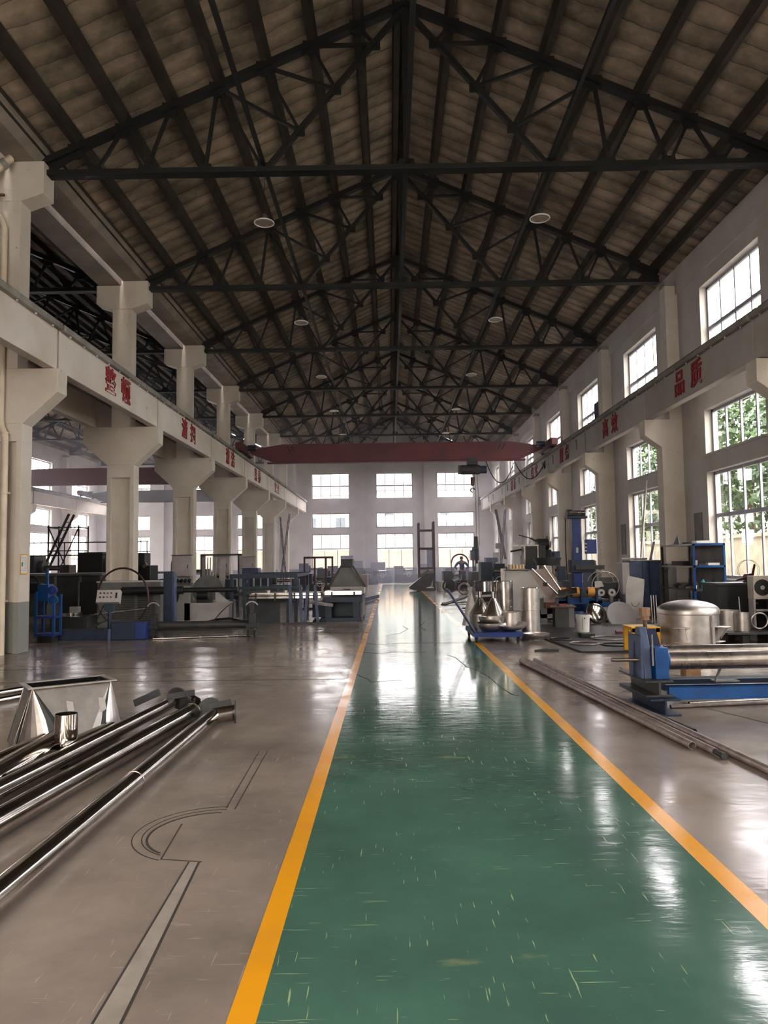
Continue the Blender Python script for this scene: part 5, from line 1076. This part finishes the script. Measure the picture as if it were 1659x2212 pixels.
# ================================================================== FAR END
t = thing('pallet_rack', 'tall dark maroon rack frame standing beside the aisle near the far end', 'rack', (1.95, 39.6, 0))
for x in (-.38, .42):
    for y in (0, .9): part('post', G().b(x - .05, x + .05, y - .04, y + .04, 0, 3.66 if x > 0 else 3.6), RACKM, t)
for z in (1.1, 2.15, 3.12): part('beam', G().b(-.38, .42, -.03, .03, z, z + .12), RACKM, t); part('side_beam', G().b(-.41, -.35, 0, .9, z, z + .08).b(.39, .45, 0, .9, z, z + .08), RACKM, t)
part('base', G().b(-.5, .5, -.1, 1.0, 0, .12), BLKG, t)
t = thing('tipping_skip', 'dark tipped skip of scrap left of the tall maroon rack', 'skip', (1.75, 38.3, 0))
part('skip_body', G().prism([(-.75, .12), (-.2, 0), (.35, .3), (.55, .95), (.1, .9), (-.75, .25)], 'y', 0, .9), BLKG, t); part('scrap', G().bar((-.1, .3, .85), (.5, .5, 1.05), .3, .12).bar((-.2, .5, .75), (.3, .2, 1.1), .1, .08), GREYM, t)
t = thing('waste_bin', 'pale plastic bin in front of the tall maroon rack', 'bin', (2.62, 38.5, 0)); part('pail', G().lathe([(0, 0), (.2, 0), (.27, .5), (.24, .5), (.18, .04), (0, .04)], 24), LGREY, t); part('rim', G().torus((0, 0, .5), .26, .015, (0, 0, 1), 24, 6), WHITE, t)
rnd = random.Random(5)
def gear(x, y, sx_, sy_, h, kind, label, m_, m2):
    """assorted workshop machine: bed, headstock, chuck, column, handwheels"""
    t = thing(kind, label, 'machine', (x, y, 0), rnd.uniform(-.1, .1), 'workshop machines around the far end')
    part('bed', G().b(-sx_ / 2, sx_ / 2, -sy_ / 2, sy_ / 2, 0, h * .5), m_, t, .01)
    part('headstock', G().b(-sx_ / 2, -sx_ / 2 + sx_ * .38, -sy_ / 2, sy_ / 2, h * .5, h), m2, t, .01)
    part('tailstock', G().b(sx_ * .28, sx_ * .45, -sy_ / 3, sy_ / 3, h * .5, h * .82), m2, t, .01)
    part('chuck', G().cyl((-sx_ * .12, 0, h * .76), (-sx_ * .04, 0, h * .76), h * .15, 20), BLKG, t); part('workpiece', G().cyl((-sx_ * .04, 0, h * .76), (sx_ * .3, 0, h * .76), h * .05, 14), SS, t)
    part('handwheel', G().torus((sx_ * .1, -sy_ / 2 - .06, h * .5), h * .12, .015, (0, 1, 0), 18, 6), LGREY, t)
    return t
spots = [(-1.6, 50.5, 1.6, .8, 1.15, 'blue-grey lathe just left of the aisle end', BLUEG, BLUED), (-3.2, 49.0, 1.8, .9, 1.3, 'blue-grey lathe second left of the aisle end', BLUEG, BLUEG), (-3.4, 43.0, 1.6, .8, 1.2, 'dark lathe behind the grey chute', BLKG, BLUED),
    (-5.0, 47.5, 1.6, .9, 1.5, 'blue-grey lathe near the left column foot', BLUED, BLUEG), (-.75, 54.0, 1.7, .9, 1.1, 'low blue-grey machine at the end of the aisle, left', BLUEG, BLUEG), (1.15, 54.0, 1.7, .8, 1.2, 'low blue-grey machine at the end of the aisle, middle', BLUED, BLUEG),
    (-3.6, 37.0, 1.8, .8, 1.0, 'dark lathe left of the aisle in the middle distance', BLKG, BLUED), (-4.6, 30.6, 1.9, .9, 1.1, 'dark lathe behind the long blue frame', BLKG, BLUED), (4.6, 51.5, 1.7, .9, 1.1, 'blue-grey lathe at the far right end', BLUEG, BLUEG),
    (3.5, 40.4, 1.3, .9, 1.0, 'black lathe right of the maroon rack', BLK, BLKG), (4.75, 39.0, 1.1, .8, .95, 'black machine bed right of the maroon rack, farther right', BLKG, BLK), (5.4, 34.0, 1.4, .8, 1.4, 'dark lathe at the right before the far columns', BLKG, BLUED),
    (4.1, 29.0, 1.2, .8, 1.5, 'dark lathe behind the stacked cylinders', BLKG, BLUED), (5.6, 27.0, 1.6, .9, 1.6, 'dark blue lathe right of the pale chute', BLUED, BLUED), (-10.2, 27.5, 2.4, 1.0, 2.05, 'large black machine on the far side of the left columns', BLK, BLK),
    (-13.2, 28.5, 2.2, 1.0, 1.95, 'second large black machine across the left nave', BLK, BLKG), (-9.6, 36.0, 1.8, .9, 1.6, 'black lathe seen between the second and third left columns', BLK, BLKG), (-11.5, 44.0, 2.0, .9, 1.3, 'dark lathe deep in the neighbouring nave', BLKG, BLUED), (-16.0, 46.0, 2.2, .9, 1.3, 'dark lathe at the far left of the neighbouring nave', BLKG, BLUED)]
for s_ in spots: gear(s_[0], s_[1], s_[2], s_[3], s_[4], 'lathe', s_[5], s_[6], s_[7])
for i, (x, y, z, a, b, h, m_, l) in enumerate([(-3.1, 53.6, 0, .9, .7, 2.0, BLUEG, 'tall blue-grey cabinet against the far wall, left window'), (-2.3, 53.8, 0, .7, .6, 1.6, BLUEG, 'shorter cabinet beside the tall one at the far wall'), (-.9, 55.0, 0, 1.1, .5, 1.5, BLUEG, 'grey box stack under the middle far window'), (2.45, 54.8, 0, .8, .6, 1.3, GREYM, 'grey crate at the right foot of the middle far window'),
    (-1.9, 46.0, 0, 1.0, .8, .75, mat('brown_crate', (120, 96, 88), .7), 'brown crate beside the left yellow line far away'), (-2.6, 41.0, 0, 1.2, .9, .6, BLKG, 'dark crate behind the tube frame'), (2.3, 47.5, 0, .8, .6, 1.0, GREYM, 'grey cabinet behind the maroon rack'), (2.75, 50.0, 0, .5, .4, 2.3, BLUEG, 'tall grey machine column behind the maroon rack'),
    (5.9, 47.2, 0, .5, .4, 1.6, LGREY, 'pale cabinet by the far right columns'), (6.3, 44.0, 0, .4, .4, 2.0, LGREY, 'tall pale cabinet on the far right'), (6.9, 31.0, 0, .4, .4, 1.9, BLUED, 'blue cabinet by the fourth right column'), (6.1, 31.5, 0, .9, .5, 1.75, BLK, 'black control cabinet behind the pale chute'),
    (-8.6, 30.5, 0, .8, .5, 1.7, mat('purple_grey_paint', (96, 92, 116), .5), 'purple-grey cabinet right of the second left column'), (-6.4, 33.5, 0, .9, .6, 1.35, BLUEG, 'blue-grey cabinet between the third and fourth left columns')]):
    t = thing('storage_cabinet', l, 'cabinet', (x, y, z), rnd.uniform(-.08, .08)); part('body', G().b(-a / 2, a / 2, 0, b, 0, h), m_, t, .01); part('door', G().b(-a / 2 + .04, -.01, -.015, 0, .08, h - .08), m_, t, .004); part('door', G().b(.01, a / 2 - .04, -.015, 0, .08, h - .08), m_, t, .004); part('handle', G().b(-.05, -.03, -.03, -.015, h * .5, h * .6), LGREY, t)
t = thing('drill_press', 'grey-blue pillar drill with a black head near the far right window', 'drill press', (4.95, 43.5, 0))
part('base', G().b(-.35, .35, -.3, .3, 0, .15), BLUEG, t, .01); part('pillar', G().cyl((0, .1, .1), (0, .1, 2.3), .12, 20), BLUEG, t); part('head', G().b(-.22, .25, -.35, .3, 1.55, 2.15), BLUEG, t, .02); part('motor', G().cyl((.12, .1, 2.1), (.12, .1, 2.95), .17, 24, .12), BLK, t); part('table', G().b(-.3, .3, -.35, .1, .85, .92), BLUEG, t); part('spindle', G().cyl((0, -.2, 1.2), (0, -.2, 1.6), .05, 14), SS, t)
for a in (0, 2.1, 4.2): part('feed_handle', G().cyl((-.3, -.1, 1.75), (-.34, -.1 + .3 * math.cos(a), 1.75 + .3 * math.sin(a)), .015, 8), BLK, t)
part('work_lamp', G().cyl((.3, -.3, 1.95), (.3, -.34, 1.8), .05, 14, .08), WHITE, t)
t = thing('milling_machine', 'grey milling machine with an overhanging arm by the far right columns', 'milling machine', (5.7, 42.0, 0))
part('column', G().b(-.25, .3, 0, .5, 0, 1.7), BLUEG, t, .02); part('arm', G().b(-.3, .35, -.4, .5, 1.45, 1.7), BLUEG, t, .02); part('head', G().cyl((0, -.35, 1.1), (0, -.35, 1.6), .12, 20), BLKG, t); part('table', G().b(-.6, .6, -.5, 0, .8, .9), GREYM, t); part('knee', G().b(-.2, .2, -.4, 0, .3, .8), BLUEG, t); part('sign_post', G().b(.55, .6, 0, .05, 0, 2.4), BLKG, t); part('sign_box', G().b(.3, .65, -.02, .05, 2.2, 2.5), GREYM, t)
t = thing('guard_rail', 'dark railing along the platform in the neighbouring nave', 'railing', (-10.5, 25.0, 0))
for z in (2.35, 1.92): part('rail', G().cyl((-2.6, 0, z), (2.35, 0, z), .02, 8), BLK, t)
for x in (-2.6, -.5, 2.3): part('post', G().cyl((x, 0, 1.3), (x, 0, 2.35), .02, 8), BLK, t)
part('platform', G().b(-2.7, 2.5, -.2, 1.2, 1.25, 1.32), BLKG, t)
for x in (-2.5, 2.3): part('platform_leg', G().b(x - .05, x + .05, 0, .1, 0, 1.25), BLKG, t)
t = thing('press_head', 'dark press body with bright clamps just right of the second left column', 'press', (-8.5, 23.5, 0))
part('body', G().b(-.1, .9, 0, .8, 0, 1.55), BLK, t, .02); part('ram', G().b(.1, .75, -.1, .5, 1.55, 1.95), BLKG, t, .02); part('clamp', G().cyl((.0, -.1, 1.5), (.12, -.1, 1.6), .07, 14), SS, t); part('clamp', G().cyl((.7, -.1, 1.5), (.82, -.1, 1.6), .07, 14), SS, t)
for i, (x, y, r) in enumerate([(-2.0, 38.2, .3), (-2.9, 34.6, .26), (2.9, 36.4, .3), (3.4, 34.2, .24)]):
    tag(part('steel_coil', G().torus((x, y, r + .03), r, .05, (0, 1, .1), 24, 8), (BLKG, TUBE)[i % 2]), '%s steel hoop standing on the floor in the middle distance' % ('left dark', 'left bright', 'right dark', 'right bright')[i], 'hoop')
for i, (a, b, w_, m_) in enumerate([((1.75, 24.6, .12), (2.7, 26.2, .32), .2, BLKG), ((2.4, 23.8, .05), (3.6, 25.0, .05), .3, BLK), ((1.9, 26.6, .06), (3.4, 27.6, .06), .25, GREYM), ((2.8, 26.0, .3), (3.8, 26.3, .34), .5, LGREY)]):
    tag(part('scrap_plate', G().bar(a, b, w_, .04), m_), '%s lying on the floor behind the trolley handle' % ('long dark flat bar, raised at one end,', 'black plate', 'grey plate', 'pale plate')[i], 'plate')

# ================================================================== PERSON
def skin(name, verts, edges, radii, m_, parent, root=0, sub=2):
    me = bpy.data.meshes.new(name); me.from_pydata(verts, edges, []); o = bpy.data.objects.new(name, me); C.objects.link(o)
    md = o.modifiers.new('skin', 'SKIN')
    if not me.skin_vertices: 
        bpy.context.view_layer.objects.active = o
    sv = me.skin_vertices[0].data if me.skin_vertices else None
    if sv is None:
        me.attributes.new('x', 'FLOAT', 'POINT')
    for i, r in enumerate(radii):
        sv[i].radius = (r, r) if not isinstance(r, tuple) else r; sv[i].use_root = (i == root)
    s2 = o.modifiers.new('sub', 'SUBSURF'); s2.levels = sub; s2.render_levels = sub
    dg = bpy.context.evaluated_depsgraph_get(); m2 = bpy.data.meshes.new_from_object(o.evaluated_get(dg)); bpy.data.objects.remove(o)
    m2.materials.clear(); m2.materials.append(m_); m2.polygons.foreach_set('use_smooth', [True] * len(m2.polygons))
    o2 = bpy.data.objects.new(name, m2); C.objects.link(o2); o2.parent = parent; return o2
pt = thing('person', 'worker in blue jacket and dark trousers stooping over a machine near the far end', 'person', (4.1, 42.2, 0), -1.75)
V = [(0, 0, .98), (.06, 0, 1.2), (.16, 0, 1.4), (.21, 0, 1.48), (.28, 0, 1.57), (.34, 0, 1.64),      # 0 pelvis .. 3 chest 4 neck 5 head
     (.19, .2, 1.44), (.3, .38, 1.2), (.5, .24, 1.04), (.57, .2, 1.0), (.19, -.2, 1.44), (.3, -.38, 1.2), (.5, -.24, 1.04), (.57, -.2, 1.0),
     (-.02, .1, .9), (.03, .12, .5), (-.04, .13, .1), (.12, .14, .04), (-.02, -.1, .9), (.05, -.12, .5), (-.02, -.13, .1), (.14, -.14, .04)]
Ed = [(0, 1), (1, 2), (2, 3), (3, 4), (4, 5), (3, 6), (6, 7), (7, 8), (8, 9), (3, 10), (10, 11), (11, 12), (12, 13), (0, 14), (14, 15), (15, 16), (16, 17), (0, 18), (18, 19), (19, 20), (20, 21)]
Rr = [.13, .13, .15, .13, .055, .1, .07, .045, .03, .03, .07, .045, .03, .03, .09, .06, .045, .035, .09, .06, .045, .035]
SKINM = mat('skin', (178, 134, 110), .5)
try:
    body = skin('body', V, Ed, Rr, SKINM, pt)
    jv = [0, 1, 2, 3, 6, 7, 8, 10, 11, 12]; ix = {v: i for i, v in enumerate(jv)}
    skin('jacket', [V[i] for i in jv], [(ix[a], ix[b]) for a, b in Ed if a in ix and b in ix], [Rr[i] + .022 for i in jv], mat('blue_work_jacket', (52, 92, 150), .8), pt)
    tv = [0, 14, 15, 16, 18, 19, 20]; ix = {v: i for i, v in enumerate(tv)}
    skin('trousers', [V[i] for i in tv], [(ix[a], ix[b]) for a, b in Ed if a in ix and b in ix], [Rr[i] + .022 for i in tv], mat('dark_trousers', (44, 48, 60), .8), pt)
    part('hair', G().lathe([(0, .12), (.06, .11), (.1, .06), (.11, 0), (.1, -.03)], 20, Matrix.Translation((.33, 0, 1.67))), BLK, pt)
    part('face', G().cyl((.43, 0, 1.61), (.46, 0, 1.6), .014, 10).cyl((.42, .04, 1.64), (.435, .04, 1.64), .01, 8).cyl((.42, -.04, 1.64), (.435, -.04, 1.64), .01, 8), SKINM, pt)
    for s_ in (-1, 1):
        for f_ in range(5):
            bx0 = Vector((.57, s_ * .2 + (f_ - 2) * .018, 1.0)); part('finger', G().path([bx0, bx0 + Vector((.04, 0, -.01)), bx0 + Vector((.06, 0, -.04 if f_ else -.02))], .009, 6), SKINM, pt)
except Exception as ex:
    print('PERSON', ex); raise
tag(part('large_hoop', G().torus((4.15, 44.0, 1.42), .5, .05, (0, 1, 0), 40, 8, 0, PI).b(3.62, 3.68, 43.95, 44.05, 0, 1.42).b(4.62, 4.68, 43.95, 44.05, 0, 1.42), MAROON), 'large curved hoop frame behind the bending worker', 'hoop')

# ================================================================== HAZE
def haze(y0, dens, label):
    m = bpy.data.materials.new('welding_haze'); m.use_nodes = True; t = m.node_tree; t.nodes.clear()
    o = N(t, 'ShaderNodeOutputMaterial'); v = N(t, 'ShaderNodeVolumeScatter', Density=dens, Anisotropy=.45); v.inputs['Color'].default_value = (.96, .89, 1.0, 1)
    t.links.new(v.outputs[0], o.inputs['Volume'])
    h = part('haze', G().b(XL + .02, XW - .02, y0, YF - .02, .01, 12.7), m, smooth=False); h['kind'] = 'stuff'; h['label'] = label; h['category'] = 'haze'
haze(22.0, .0018, 'thin bluish welding haze over the middle of the hall'); haze(36.0, .010, 'denser bluish welding haze at the far end of the hall')
